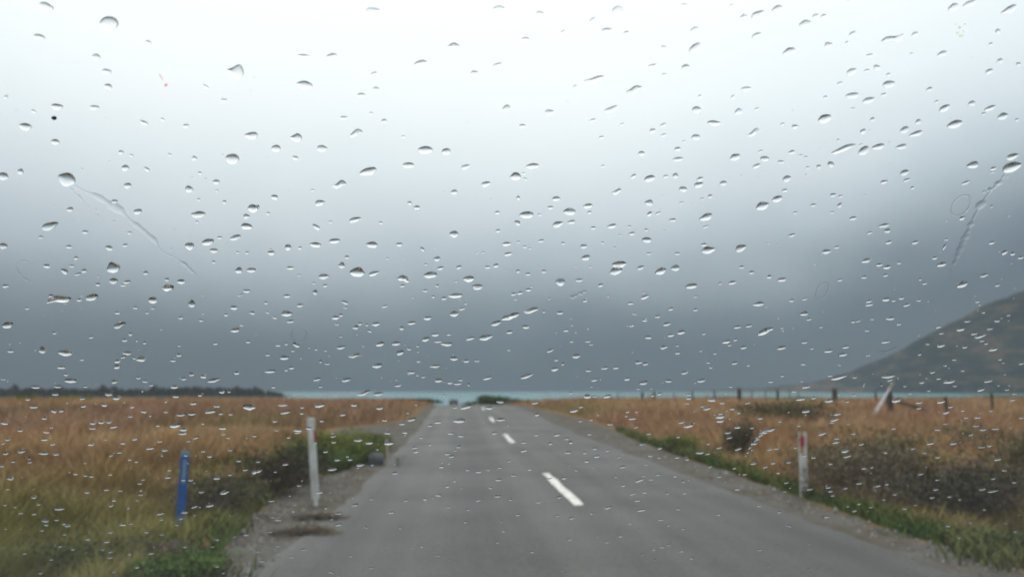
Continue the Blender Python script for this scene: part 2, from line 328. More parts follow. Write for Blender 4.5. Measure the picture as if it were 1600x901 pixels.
straw, rust, olive, green, mauve = (.42, .29, .14), (.31, .165, .085), (.215, .195, .062), (.115, .15, .034), (.30, .18, .125)
k = np.clip(patch * 1.5 - .25, 0, 1); col = lerp(straw, rust, k)
gk = np.clip(sstep(17, 6, D) * 1.15 + (fine - .55) * 1.1, 0, 1) * np.where(bx < 0, 1.0, .8); col = col * (1 - gk[:, None]) + np.asarray(olive) * gk[:, None]
gk2 = np.clip(sstep(9.5, 5.5, D) * (bx < 0) + (fine - .68) * 2 * sstep(26, 12, D), 0, 1) * .62; col = col * (1 - gk2[:, None]) + np.asarray(green) * gk2[:, None]
mk = sstep(16, 26, D) * sstep(58, 36, D) * np.where(bx < 0, .75, .3); col = col * (1 - mk[:, None]) + np.asarray(mauve) * mk[:, None]
col = col * (.84 + .32 * jit[:, None]) * (.85 + .3 * fine[:, None])
hh = (.20 + .22 * rng.random(n)) * (.75 + .5 * patch) * np.clip(1 + .9 * noise2(bx * 1.9, by * 1.3, 37, 2), .45, 1.6) * np.clip(.45 + bo * .35, .45, 1) 
big = noise2(bx * .16 + 3, by * .075, 35, 3); rk = np.clip(-big * 2.4 - .15, 0, 1) * .6 * sstep(40, 15, D) * sstep(6.5, 12, D); col = col * (1 - rk[:, None]) + np.asarray((.25, .15, .075)) * rk[:, None]; pk = np.clip(big * 2.2, 0, 1) * sstep(60, 30, D) * np.where(bx > 0, .85, .55); col = col * (1 - pk[:, None]) + np.asarray((.17, .16, .05)) * pk[:, None]
tus = noise2(bx * 1.9, by * 1.3, 37, 2); col = col * (1 + .28 * np.clip(tus * 1.6, -1, 1))[:, None]
blades('dry_grass', bx, by, hh, np.clip(.005 + D * .0006, .005, .05), .35 + .5 * rng.random(n), col.astype(np.float32), 'tall dry tussock grass in straw and rust tones filling the fields', 'grass')
# low green verge grass
def verge(side, y0, y1, cnt, wmax, thick):
    yy = np.exp(rng.uniform(math.log(y0), math.log(y1), cnt)); e = left_edge(yy) if side < 0 else right_edge(yy)
    o = np.abs(rng.normal(0, 1, cnt)) * wmax * thick(yy); xx = e + side * (o + .02); return xx, yy
vx, vy = [], []
for s, y0, y1, cnt, wm, fn in ((1, 6.0, 24, 7000, .30, lambda q: .15 + .95 * np.clip(noise2(q * .9, q * 0, 41) * 2.6 + .3, 0, 1)), (-1, 4.4, 11, 1500, .25, lambda q: .2 + .8 * (noise2(q * .9, q * 0, 43) > 0)),
                              (-1, 12.2, 19, 13000, .75, lambda q: 1 + 0 * q), (1, 12.5, 17.5, 7000, .55, lambda q: 1 + 0 * q)):
    p, q = verge(s, y0, y1, cnt, wm, fn); vx.append(p); vy.append(q)
for cx, cyq, r_, cnt in ((-2.15, 5.25, .28, 1300), (-1.85, 5.45, .2, 700), (-2.35, 6.6, .2, 500), (3.95, 5.75, .16, 500), (4.05, 6.9, .12, 250), (-2.0, 7.3, .1, 200)):
    vx.append(cx + rng.normal(0, r_, cnt)); vy.append(cyq + rng.normal(0, r_ * 1.2, cnt))
vx, vy = np.concatenate(vx), np.concatenate(vy); n = len(vx); D = np.hypot(vx, vy)
f2 = noise2(vx * 1.5, vy, 45, 3) * .5 + .5
col = lerp((.055, .105, .018), (.15, .145, .04), np.clip(f2 * 1.6 - .45, 0, 1)) * (.6 + .7 * rng.random(n))[:, None]
blades('green_verge_grass', vx, vy, (.05 + .15 * rng.random(n)) * (.6 + .8 * f2) * np.where((vx < 0) & (vy > 12), 1.9, 1), np.clip(.012 + D * .0008, .012, .04), .5 + .6 * rng.random(n), col.astype(np.float32), 'short bright green grass in a broken strip along the gravel edge', 'grass')

twig_mat = noisy('dry_twigs', (.05, .04, .032), (.15, .12, .095), 9, .9, island=.5)
def shrub(name, loc, size, nleaf, leaf, cols, ntwig, label, cat='shrub', group=None, lumps=7, twigr=.008, seed=0, grey=None):
    g = np.random.default_rng(seed + 100); root = empty(name, loc); sx_, sy_, sz_ = size
    # crown: leaf-sized faces in several unequal lumps, thinner at the outside
    lc = np.stack([g.uniform(-.6, .6, lumps) * sx_ / 2, g.uniform(-.6, .6, lumps) * sy_ / 2, g.uniform(.3, .8, lumps) * sz_], 1); lr = g.uniform(.28, .5, lumps)
    li = g.integers(0, lumps, nleaf); u = g.normal(0, 1, (nleaf, 3)); u /= np.linalg.norm(u, axis=1)[:, None]; rr = g.random(nleaf) ** .45
    P = lc[li] + u * (rr * lr[li])[:, None] * np.array([sx_, sy_, sz_]) * .75; P[:, 2] = np.clip(P[:, 2], .01, None)
    A = g.normal(0, 1, (nleaf, 3)); A /= np.linalg.norm(A, axis=1)[:, None]; B = np.cross(A, g.normal(0, 1, (nleaf, 3))); B /= np.linalg.norm(B, axis=1)[:, None]
    s = leaf * g.uniform(.6, 1.4, nleaf)[:, None]; V = np.stack([P - A * s, P + B * s * .35, P + A * s, P - B * s * .35], 1).reshape(-1, 3)
    o = mesh('foliage', V, np.arange(nleaf * 4).reshape(-1, 4), blade_mat, root)
    tn = g.random(lumps)[li]; c = lerp(cols[0], cols[1], np.clip(tn * .7 + g.random(nleaf) * .5 - .1, 0, 1)); c4 = np.ones((nleaf, 4, 4), np.float32); c4[:, :, :3] = c[:, None]
    o.data.attributes.new('tint', 'FLOAT_COLOR', 'POINT').data.foreach_set('color', c4.ravel())
    tw = MB()
    for i in range(ntwig):
        e = lc[g.integers(0, lumps)] + g.normal(0, .3, 3) * np.array([sx_, sy_, sz_]) * .5; e[2] = abs(e[2]) * g.uniform(.7, 1.15)
        s0 = np.array([g.normal(0, .1) * sx_, g.normal(0, .1) * sy_, -.05]); mid = (s0 + e) / 2 + g.normal(0, .07, 3) * np.array([sx_, sy_, sz_])
        tw.tube([s0, mid, e], [twigr, twigr * .75, twigr * .3], 4, False)
        for q in range(3):
            b0 = mid + (e - mid) * g.random(); b1 = b0 + g.normal(0, .14, 3) * np.array([sx_, sy_, sz_]); b1[2] = abs(b1[2]); tw.tube([b0, b1], [twigr * .5, twigr * .2], 3, False)
    tw.build('branches', grey or twig_mat, root)
    return tag(root, label, cat, group)
DK, DK2 = (.036, .042, .022), (.095, .10, .045)
BR, BR2 = (.08, .068, .04), (.16, .13, .075)
GR, GR2 = (.085, .125, .022), (.22, .235, .045)
grey_twig = noisy('grey_twigs', (.075, .065, .058), (.19, .165, .145), 9, .9, island=.6)
def SH(px, Yd, w_, h_, nl, lf, cols, nt_, label, seed, grey=None, cat='shrub', group=None, dep=None, lumps=7, twigr=.006):
    x = at(px, Yd); return shrub('shrub', (x, Yd, gz(x, Yd)), (w_, dep or w_ * .8, h_), nl, lf, cols, nt_, label, cat, group, lumps, twigr, seed, grey)
SH(420, 9.8, 1.3, .58, 2600, .022, (DK, BR), 90, 'dark tangled scrub bush to the left of the white marker post', 1, lumps=9)
SH(478, 11.0, .9, .52, 1800, .024, (DK, GR), 50, 'dark leafy bush crowding behind the white marker post', 2)
SH(522, 14.6, 1.45, .62, 3600, .03, (GR, GR2), 30, 'yellow green bush beside the dark boulder', 3, lumps=9)
SH(580, 14.8, .8, .30, 1200, .03, (GR, GR2), 10, 'low green clump just behind the dark boulder', 4)
SH(350, 8.2, 1.0, .46, 2200, .02, (DK2, BR), 80, 'scrub bush with grey dead twigs between the blue post and the dark bush', 5, grey_twig)
SH(235, 6.3, .75, .26, 400, .016, (BR, BR2), 120, 'low dead grey brush at the foot of the blue post', 6, grey_twig)
SH(140, 6.0, .8, .28, 900, .02, (DK, GR), 40, 'dark green low bush in the near left corner of the field', 7)
SH(315, 10.5, .6, .34, 900, .024, (GR, GR2), 20, 'small green bush right behind the blue post', 8)
SH(1155, 15.2, .75, .66, 2200, .026, (DK, (.11, .10, .05)), 60, 'dark upright bush in front of the fence, left of the red banded post', 9)
SH(1225, 24.0, 3.0, .85, 3000, .05, ((.06, .06, .03), (.15, .135, .05)), 60, 'wide dark bush behind the red banded post', 10, lumps=11, twigr=.01)
SH(1350, 9.7, 2.0, .80, 4400, .026, ((.05, .05, .026), (.17, .15, .065)), 70, 'dark green bush just right of the red banded post', 11)
SH(1425, 8.6, 2.1, .70, 4600, .024, ((.085, .07, .048), (.20, .155, .095)), 170, 'wide tangle of dead brown brush on the right bank', 12, grey_twig, lumps=9)
SH(1520, 7.8, 1.7, .52, 3400, .024, (DK, BR), 140, 'low dark dead brush nearest the right edge of the verge', 13, twig_mat)
SH(1590, 9.6, 1.9, .75, 3800, .026, (DK2, BR2), 90, 'olive brown bush at the far right of the verge', 14)
SH(1062, 16.0, .9, .34, 1500, .026, (GR, GR2), 20, 'bright green clump at the gravel edge left of the dark upright bush', 15)
SH(1560, 5.9, .5, .18, 900, .02, ((.02, .045, .012), GR), 20, 'dark green weed clump at the lower right of the gravel', 16)
SH(300, 5.35, .62, .2, 2600, .02, ((.05, .10, .02), (.13, .20, .04)), 15, 'leafy green weed clump spilling onto the left gravel', 17)
SH(768, 205, 9.0, 2.6, 3200, .28, (DK, GR), 40, 'dark rounded thicket beyond the crest, right of the distant car', 18, lumps=9, twigr=.06)
SH(812, 150, 4.6, 1.0, 1200, .2, (BR, GR), 20, 'low olive bush on the skyline beside the dark thicket', 19, twigr=.04)
SH(733, 230, 4.6, 1.7, 900, .25, (DK, BR), 20, 'small dark bush between the distant car and the thicket', 20, twigr=.05)
SH(835, 64, 1.9, .42, 1000, .07, (DK, GR), 20, 'low dark bush where the right field meets the road crest', 21, twigr=.015)
SH(915, 70, 2.8, .55, 1300, .08, (DK, GR), 20, 'dark bush on the right skyline before the first fence posts', 22, twigr=.015)
SH(960, 72, 2.4, .40, 900, .08, (DK, BR), 20, 'flat dark bush at the foot of the first fence post', 23, twigr=.015)
SH(640, 170, 13, 1.1, 2200, .3, (DK, BR), 20, 'long low belt of dark scrub beyond the left field, left of the distant car', 24, lumps=14, twigr=.04)
SH(560, 120, 6.5, .5, 1200, .2, (DK, BR), 15, 'faint low scrub on the left skyline below the lake', 25, lumps=9, twigr=.03)
SH(42, 62, 1.3, .75, 700, .07, (GR, GR2), 15, 'yellow green bush beside the thin posts at the far left', 26, twigr=.015)
SH(110, 66, 1.8, .6, 700, .07, (GR, GR2), 15, 'wide yellow green bush right of the thin dark posts', 27, twigr=.015)
SH(137, 60, .8, .55, 400, .06, (GR, BR2), 15, 'small olive bush standing alone in the left field', 28, twigr=.015)
SH(215, 70, 3.2, .35, 700, .08, (GR, BR2), 15, 'low spreading olive bush on the left field skyline', 29, twigr=.015)
for i, (px, wq, lab) in enumerate(((1130, 5, 'short stretch of dark scrub along the fence left of the thick post'), (1250, 6, 'dark scrub along the fence between the two thick posts'), (1450, 9, 'dark scrub band behind the leaning bleached timber'), (1570, 8, 'dark scrub band behind the fence at the right end'))):
    SH(px, 78, wq, .55, 1300, .09, (DK, BR), 15, lab, 60 + i, lumps=12, twigr=.015)

# far trees across the left
def far_trees():
    V, Fc, cl = [], [], []
    g = np.random.default_rng(5)
    for i in range(260):
        px = g.uniform(-60, 445) if i > 20 else g.uniform(240, 440); Yd = g.uniform(1400, 1800); x = at(px, Yd); z0 = gz(x, Yd)
        H = g.uniform(6.5, 11.5) * (1.12 if 235 < px < 420 else 1) * (1.45 if g.random() < .05 else 1) * np.interp(px, [-60, 120, 180, 240, 300, 400, 445], [1.15, 1.05, .95, 1.0, 1.15, .9, .15]); wd = H * g.uniform(.5, 1.3)
        nl = 90; u = g.random(nl); r = wd * (1 - u ** 2) ** .6 * np.sqrt(g.random(nl)); th = g.uniform(0, 6.28, nl)
        P = np.stack([x + r * np.cos(th), Yd + r * np.sin(th), z0 + .1 * H + u * H], 1); A = g.normal(0, 1.5, (nl, 3)); B = g.normal(0, 1.5, (nl, 3))
        n0 = len(V); V += np.stack([P - A, P - B, P + A, P + B], 1).reshape(-1, 3).tolist(); Fc += (np.arange(nl * 4).reshape(-1, 4) + n0).tolist()
    return V, Fc
V, Fc = far_trees(); o = mesh('far_treeline', V, Fc, noisy('far_foliage', (.02, .032, .024), (.045, .058, .04), 1, .95, island=.5))
tag(o, 'far dark wood reading as one hazy band beyond the left field', 'treeline', kind='stuff')

# ------------------------------------------------------------------ roadside things
white = noisy('weathered_white', (.40, .41, .40), (.70, .72, .72), 11, .6, stretch=(1, 1, .4)); red = noisy('red_band', (.28, .025, .04), (.38, .04, .06), 20, .5)
blue = noisy('blue_plastic', (.015, .07, .26), (.03, .11, .36), 8, .5); pale_blue = noisy('faded_sticker', (.06, .15, .30), (.22, .32, .42), 26, .6, stretch=(1, 1, .35)); cap_blue = mat('cap', (.13, .24, .36), .6)
tan = noisy('bare_timber', (.28, .19, .10), (.42, .31, .17), 30, .8, stretch=(1, 1, .15)); grime = noisy('grime', (.16, .15, .12), (.3, .29, .26), 18, .9)
# white post, left
p = empty('marker_post', (at(499, 8.9), 8.9, gz(at(499, 8.9), 8.9))); p.rotation_euler = (R(2), R(-5.2), R(10))
b_ = MB(); b_.box((0, 0, .44), (.080, .045, .96), .012); b_.box((0, -.026, .44), (.04, .012, .94)); b_.build('post_body', white, p)
b_ = MB(); b_.box((.018, 0, .735), (.058, .062, .125), .006); b_.build('red_band', red, p)
b_ = MB(); b_.box((0, -.0015, .885), (.085, .052, .08), .012, .9); b_.build('post_cap', mat('grey_white_cap', (.52, .55, .57), .5), p)
b_ = MB(); b_.box((0, 0, .02), (.0825, .047, .10), .012); b_.build('muddy_base', grime, p)
tag(p, 'white road edge marker post with a red band, leaning on the left gravel verge', 'marker post', 'white edge marker posts')
# white post, right
p = empty('marker_post', (at(1249, 9.3), 9.3, gz(at(1249, 9.3), 9.3))); p.rotation_euler = (R(-2), R(1.6), R(-8))
b_ = MB(); b_.box((0, 0, .36), (.085, .045, .76), .01); b_.build('post_body', white, p)
b_ = MB(); b_.box((-.016, -.0255, .615), (.045, .012, .25)); b_.build('worn_timber_strip', tan, p)
b_ = MB(); b_.box((-.010, -.033, .63), (.052, .010, .115), .003); b_.build('red_reflector', red, p)
b_ = MB(); 
for c_, d_ in (((.01, -.0245, .27), (.02, .006, .1)), ((.02, -.0247, .18), (.014, .006, .06)), ((-.02, -.0249, .05), (.03, .006, .05))):
    b_ = MB(); b_.box(c_, d_); b_.build('flaked_patch', grime, p)
tag(p, 'white marker post with a red reflector and worn timber strip beside the right green verge', 'marker post', 'white edge marker posts')
# blue post
xb = at(291, 7.4); p = empty('cable_marker_post', (xb, 7.4, gz(xb, 7.4))); p.rotation_euler = (R(1), R(1.4), R(14))
b_ = MB(); b_.box((0, 0, .34), (.07, .02, .74), .006); b_.box((-.032, .008, .34), (.008, .02, .73)); b_.box((.032, .008, .34), (.008, .02, .73)); b_.build('post_body', blue, p)
b_ = MB(); b_.box((.004, -.0125, .545), (.032, .004, .21)); b_.build('faded_sticker', pale_blue, p)
b_ = MB(); b_.box((0, -.001, .695), (.073, .026, .045), .006); b_.build('post_cap', cap_blue, p)
tag(p, 'bright blue flat plastic marker post with a faded sticker in the left grass', 'marker post')
# boulder and stake at the drive mouth
g = np.random.default_rng(9); U, W = np.meshgrid(np.linspace(0, 2 * np.pi, 22)[:-1], np.linspace(0, np.pi, 12)); P = np.stack([np.cos(U) * np.sin(W), np.sin(U) * np.sin(W), np.cos(W)], -1).reshape(-1, 3)
P = np.sign(P) * np.abs(P) ** .6; P *= (1 + .12 * noise2(P[:, 0] * 1.6 + 5, P[:, 1] * 1.6 + P[:, 2] * 2.1 + 9, 51, 3))[:, None]; ib = np.arange(21 * 12).reshape(12, 21)
FB = [(ib[i, j], ib[i, (j + 1) % 21], ib[i + 1, (j + 1) % 21], ib[i + 1, j]) for i in range(11) for j in range(21)]
xb = at(590, 13.6); bo_ = mesh('boulder', P * np.array([.13, .14, .125]), FB, noisy('dark_stone', (.045, .05, .055), (.11, .115, .12), 9, .85, bump=.6), smooth=True, loc=(xb, 13.6, gz(xb, 13.6) + .07)); tag(bo_, 'dark blue grey boulder at the edge of the left green verge', 'boulder')
xb = at(609, 13.3); p = empty('wooden_stake', (xb, 13.3, gz(xb, 13.3))); b_ = MB(); b_.tube([(0, 0, -.05), (-.02, 0, .2), (-.035, 0, .40)], [.016, .015, .013], 6); b_.build('stake_shaft', noisy('pale_stake', (.33, .30, .23), (.46, .42, .33), 20), p)
b_ = MB(); b_.box((-.036, 0, .415), (.03, .022, .03), .004, .5); b_.build('stake_head', white, p); tag(p, 'thin pale stake standing against the dark boulder', 'stake')
b_ = MB()
for i in range(9):
    a_ = rng.normal(.35, .45); hgt = rng.uniform(.14, .34); b_.tube([(rng.normal(0, .05), rng.normal(0, .05), -.02), (math.sin(a_) * hgt * .6, rng.normal(0, .04), hgt * .75), (math.sin(a_) * hgt * 1.15, rng.normal(0, .05), hgt * .72)], [.0035, .003, .0015], 4, False)
xb = at(622, 13.2); o = b_.build('dry_weed', twig_mat); o.location = (xb, 13.2, gz(xb, 13.2)); tag(o, 'dry weed stalks arching over the gravel right of the thin stake', 'weed')
# dead brown weeds on the left gravel
for px, Yd, sc, lab in ((486, 7.2, .72, 'flat mat of dead rusty weeds on the left gravel'), (505, 8.0, .6, 'small clump of dead rusty weeds at the foot of the leaning white post')):
    b_ = MB()
    for i in range(420):
        q_ = rng.random() ** .8 * sc; e_ = rng.uniform(0, 6.28); w_ = 1 + .5 * math.sin(3 * e_ + sc * 5) + .3 * math.sin(5 * e_); c = (.34 * q_ * w_ * math.cos(e_), .2 * q_ * w_ * math.sin(e_), 0); a_ = rng.uniform(0, 6.28); l_ = rng.uniform(.04, .11); b_.tube([c, (c[0] + math.cos(a_) * l_, c[1] + math.sin(a_) * l_, rng.uniform(.01, .045))], [.005, .002], 3, False)
    xb = at(px, Yd); o = b_.build('dead_weed_mat', noisy('rusty_weed', (.095, .075, .055), (.17, .135, .095), 9, .9, island=.5)); o.location = (xb, Yd, gz(xb, Yd) + .012); tag(o, lab, 'weeds')
# loose stones on the verge: nobody could count them
b_ = MB(); oct_ = np.array([(1, 0, 0), (0, 1, 0), (-1, 0, 0), (0, -1, 0), (0, 0, 1), (0, 0, -.6)]); of = [(0, 1, 4), (1, 2, 4), (2, 3, 4), (3, 0, 4), (1, 0, 5), (2, 1, 5), (3, 2, 5), (0, 3, 5)]
for i in range(1500):
    yy = math.exp(random.uniform(math.log(4), math.log(30))); L_, R_ = float(left_edge(yy)), float(right_edge(yy))
    xx = random.uniform(L_, -1.3) if random.random() < .6 else random.uniform(3.45, R_); r_ = random.uniform(.006, .02) * (2 if random.random() < .05 else 1)
    b_.add(oct_ * r_ * rng.uniform(.6, 1.3, 3) + np.array([xx, yy, gz(xx, yy) + r_ * .3]), of)
o = b_.build('gravel_stones', noisy('loose_stone', (.11, .105, .1), (.33, .32, .3), 3, .85, island=1.0)); tag(o, 'loose pale stones scattered over both gravel shoulders', 'stones', kind='stuff')

# wire fence across the right field
dark_wood = noisy('old_post_wood', (.035, .032, .026), (.095, .085, .065), 12, .9, stretch=(1, 1, .2), island=.3); wire_m = mat('fence_wire', (.12, .125, .13), .5); bleached = noisy('bleached_timber', (.33, .33, .31), (.52, .52, .50), 12, .8, stretch=(1, 1, .2)); yellow_w = noisy('split_timber', (.30, .22, .08), (.42, .32, .14), 15, .8)
fr = empty('wire_fence', (at(1155, 44), 44, gz(at(1155, 44), 44)))
def fpost(px, Yd, zt, r0, fl):
    x = at(px, Yd); z = gz(x, Yd); b = MB(); b.tube([(x, Yd, z - .2), (x + .01, Yd, (z + zt) / 2), (x, Yd, zt)], [r0, r0 * .97, r0 * .9], 8)
    for k in range(0): pass
    o = b.build('post', dark_wood, fl); o.matrix_parent_inverse = fl.matrix_world.inverted(); o.location = -Vector(fl.location) ; o.matrix_parent_inverse.identity(); return (x, Yd, zt)
P1 = []
for px, yp, yt, r0 in ((965, 56, 612.5, .03), (1003.5, 55, 612, .10), (1022, 55, 612, .10), (1053, 54, 613, .035), (1082, 53, 610, .055), (1116, 51, 609, .055), (1155, 46, 606, .125), (1175, 47, 609, .03), (1196, 48, 609, .03), (1215, 48, 608, .09), (1233, 49, 610, .03), (1247, 49, 610, .03), (1304, 46, 607, .16), (1368, 46, 612, .07)):
    P1.append(fpost(px, yp, 1.2 - (yt - 609) / F * yp, r0, fr))
wm = MB()
for k, dz in enumerate((-.04, -.25, -.47, -.68)):
    wm.tube([(x, y + (.11 if k % 2 else -.11), z + dz - .02 * (i % 2)) for i, (x, y, z) in enumerate(P1)], .010, 4, False)
o = wm.build('wires', wire_m, fr); o.location = -Vector(fr.location)
tag(fr, 'long dark wire fence with two thick posts in front of the lake', 'fence')
f2_ = empty('wire_fence', (at(1389, 30), 30, gz(at(1389, 30), 30))); P2 = []
for px, yp, yt, r0 in ((1389, 30, 611, .135), (1477, 26.5, 621, .07), (1549, 33, 613, .06), (1610, 36, 614, .07), (1680, 40, 612, .07)):
    P2.append(fpost(px, yp, 1.2 - (yt - 609) / F * yp, r0, f2_))
wm = MB()
for k, dz in enumerate((-.05, -.3, -.55)): wm.tube([(x, y - .1, z + dz) for x, y, z in P2], .007, 4, False)
o = wm.build('wires', wire_m, f2_); o.location = -Vector(f2_.location)
b_ = MB(); x0, x1 = at(1402, 29.6), at(1468, 29.0); b_.tube([(x0, 29.7, 1.2 - 18 / F * 29.6), ((x0 + x1) / 2, 29.3, 1.2 - 28 / F * 29.3), (x1, 29.0, gz(x1, 29) + .02)], [.05, .06, .055], 7); o = b_.build('brace', dark_wood, f2_); o.location = -Vector(f2_.location)
tag(f2_, 'sagging wire fence with a propped strainer post right of the leaning bleached timber', 'fence')
# bleached broken timber leaning on the strainer post
xa, xb = at(1359, 28.2), at(1391, 29.4); za, zb = gz(xa, 28.2), 1.2 + 3 / F * 29.4; p = empty('leaning_timber', (xa, 28.2, za)); dv = np.array([xb - xa, 1.2, zb - za])
b_ = MB(); b_.tube([np.array([-.03, 0, -.05]), dv * .3, dv * .65, dv], [.095, .075, .055, .034], 7); b_.build('bleached_shaft', bleached, p)
tip = np.array([at(1398.5, 29.6) - xa, 1.4, 1.2 + 13 / F * 29.6 - za]); b_ = MB(); b_.tube([dv * .97, (dv + tip) / 2, tip], [.03, .028, .01], 6); b_.build('splintered_tip', yellow_w, p)
tag(p, 'bleached grey broken timber with a splintered yellow tip leaning on a fence post', 'timber')
# two thin posts in the far left field
for px, yp, yt, lab in ((46, 60, 612.5, 'thin dark post left of its neighbour in the far left field'), (69, 60, 611, 'taller thin dark post by the yellow green bushes in the far left field')):
    x = at(px, yp); z = gz(x, yp); b_ = MB(); b_.tube([(0, 0, -.1), (.01, 0, .6), (.02, 0, 1.2 - (yt - 609) / F * yp - z)], [.05, .048, .04], 7); p = b_.build('fence_post', dark_wood); p.location = (x, yp, z); tag(p, lab, 'post', 'thin posts in the left field')

# distant car going away over the crest
body_m = mat('dark_car_paint', (.018, .020, .024), .35, .5); glass_m = mat('dark_car_glass', (.03, .035, .04), .1, .6); tyre_m = mat('tyre', (.015, .015, .015), .9); lamp_m = mat('tail_lamp', (.25, .02, .02), .4); plate_m = mat('plate', (.55, .56, .55), .5); chrome = mat('bumper_trim', (.3, .31, .32), .4)
Yc = 158.0; xc = at(709, Yc); car = empty('car', (xc, Yc, float(road_z(xc, Yc)) + .0)); car.rotation_euler = (R(-1.2), 0, 0)
prof = [(-2.1, .32), (-2.12, .75), (-2.02, 1.0), (-1.85, 1.5), (-1.5, 1.72), (.3, 1.70), (.95, 1.12), (2.05, .95), (2.15, .6), (2.1, .32)]
b_ = MB(); n_ = len(prof); V = []
for s_, in ((-1,), (1,)):
    V += [(s_ * (.86 - .16 * max(0, z - 1.0) / .7), y, z) for y, z in prof]
b_.add(V, [tuple(range(n_))[::-1], tuple(range(n_, 2 * n_))] + [(i, (i + 1) % n_, n_ + (i + 1) % n_, n_ + i) for i in range(n_)]); b_.build('body', body_m, car)
b_ = MB(); b_.add([(-.62, -2.02, 1.08), (.62, -2.02, 1.08), (.55, -1.90, 1.46), (-.55, -1.90, 1.46)], [(0, 1, 2, 3)]); b_.build('rear_window', glass_m, car)
for s_ in (-1, 1):
    b_ = MB(); b_.box((s_ * .74, -2.10, .88), (.16, .09, .26), .02); b_.build('tail_lamp', lamp_m, car)
    b_ = MB(); b_.add([(s_ * .80, -1.5, 1.12), (s_ * .80, .6, 1.12), (s_ * .74, .25, 1.55), (s_ * .74, -1.4, 1.55)], [(0, 1, 2, 3)]); b_.build('side_window', glass_m, car)
    b_ = MB(); b_.box((s_ * .93, .6, 1.1), (.16, .1, .12), .02); b_.build('wing_mirror', body_m, car)
    for yy in (-1.35, 1.35):
        b_ = MB(); b_.tube([(s_ * .68, yy, .33), (s_ * .89, yy, .33)], .33, 18); wl = b_.build('wheel', tyre_m, car); b_ = MB(); b_.tube([(s_ * .86, yy, .33), (s_ * .90, yy, .33)], .2, 14); b_.build('rim', chrome, wl)
b_ = MB(); b_.box((0, -2.14, .52), (1.6, .1, .18), .02); b_.build('bumper', chrome, car); b_ = MB(); b_.box((0, -2.135, .76), (.36, .03, .14)); b_.build('number_plate', plate_m, car)
tag(car, 'small dark car far ahead in the left lane just past the crest', 'car')

# ------------------------------------------------------------------ windscreen and the rain on it
TH, Y0, KC = R(33), .55, .10
P0 = np.array([0, Y0, 1.2]); EU = np.array([1., 0, 0]); EV = np.array([0, -math.cos(TH), math.sin(TH)]); EN = np.array([0, math.sin(TH), math.cos(TH)])
def pane(u, v, h=0.0): return P0 + u * EU + v * EV + (h - KC * u * u) * EN
def hit(px, py):
    dr = ray(px, py); a_, b2, c_ = KC * dr[0] ** 2, float(dr @ EN), float((P0 - CAM) @ EN)
    t_ = (-b2 + math.sqrt(b2 * b2 + 4 * a_ * c_)) / (2 * a_) if a_ > 1e-9 else c_ / b2
    q = CAM + t_ * dr; return q[0], float((q - P0) @ EV)
gm = bpy.data.materials.new('windscreen_glass'); gm.use_nodes = True; t = gm.node_tree; t.nodes.clear()
tr = N(t, 'ShaderNodeBsdfTransparent'); tr.inputs[0].default_value = (.975, .985, .98, 1); gl = N(t, 'ShaderNodeBsdfGlossy'); gl.inputs['Roughness'].default_value = .02; lw = N(t, 'ShaderNodeLayerWeight')
m1 = N(t, 'ShaderNodeMixShader'); t.links.new(M2(t, 'ADD', .012, M2(t, 'MULTIPLY', M2(t, 'POWER', lw.outputs['Facing'], 5.0), .12)), m1.inputs[0]); t.links.new(tr.outputs[0], m1.inputs[1]); t.links.new(gl.outputs[0], m1.inputs[2])
tl = N(t, 'ShaderNodeBsdfTranslucent'); tl.inputs[0].default_value = (.8, .85, .88, 1); m2 = N(t, 'ShaderNodeMixShader')
co = N(t, 'ShaderNodeTexCoord'); sm = ramp(ntex(4.0, 5), [(.35, (.004,) * 3), (.7, (.012,) * 3)]); t.links.new(sm, m2.inputs[0])
t.links.new(m1.outputs[0], m2.inputs[1]); t.links.new(tl.outputs[0], m2.inputs[2]); om = N(t, 'ShaderNodeOutputMaterial'); t.links.new(m2.outputs[0], om.inputs[0])
gu, gv = np.linspace(-.78, .78, 41), np.linspace(-.52, .42, 3); V = [pane(a_, c_, 0) for c_ in gv for a_ in gu] + [pane(a_, c_, -.005) for c_ in gv for a_ in gu]
q = np.arange(123).reshape(3, 41); Fc = [(q[i, j], q[i, j + 1], q[i + 1, j + 1], q[i + 1, j]) for i in range(2) for j in range(40)]; Fc += [tuple(123 + k for k in f[::-1]) for f in Fc]
ring = list(q[0]) + list(q[1:, -1]) + list(q[-1, :-1][::-1]) + list(q[1:-1, 0][::-1]); Fc += [(ring[i], ring[i] + 123, ring[(i + 1) % len(ring)] + 123, ring[(i + 1) % len(ring)]) for i in range(len(ring))]
carf = empty('car_cabin', (0, .9, 0)); tag(carf, 'front of a dark car with its raked windscreen wet with rain, looked through from inside', 'car')
def in_car(name, V, Fc, m_, smooth=False): return mesh(name, [(x, y - .9, z) for x, y, z in V], Fc, m_, carf, smooth)
ws = in_car('windscreen', V, Fc, gm, True)
trim = mat('cabin_trim', (.018, .018, .019), .85, .2); paint_d = mat('car_paint', (.02, .022, .026), .3, .5)
gx = np.linspace(-.80, .80, 17)
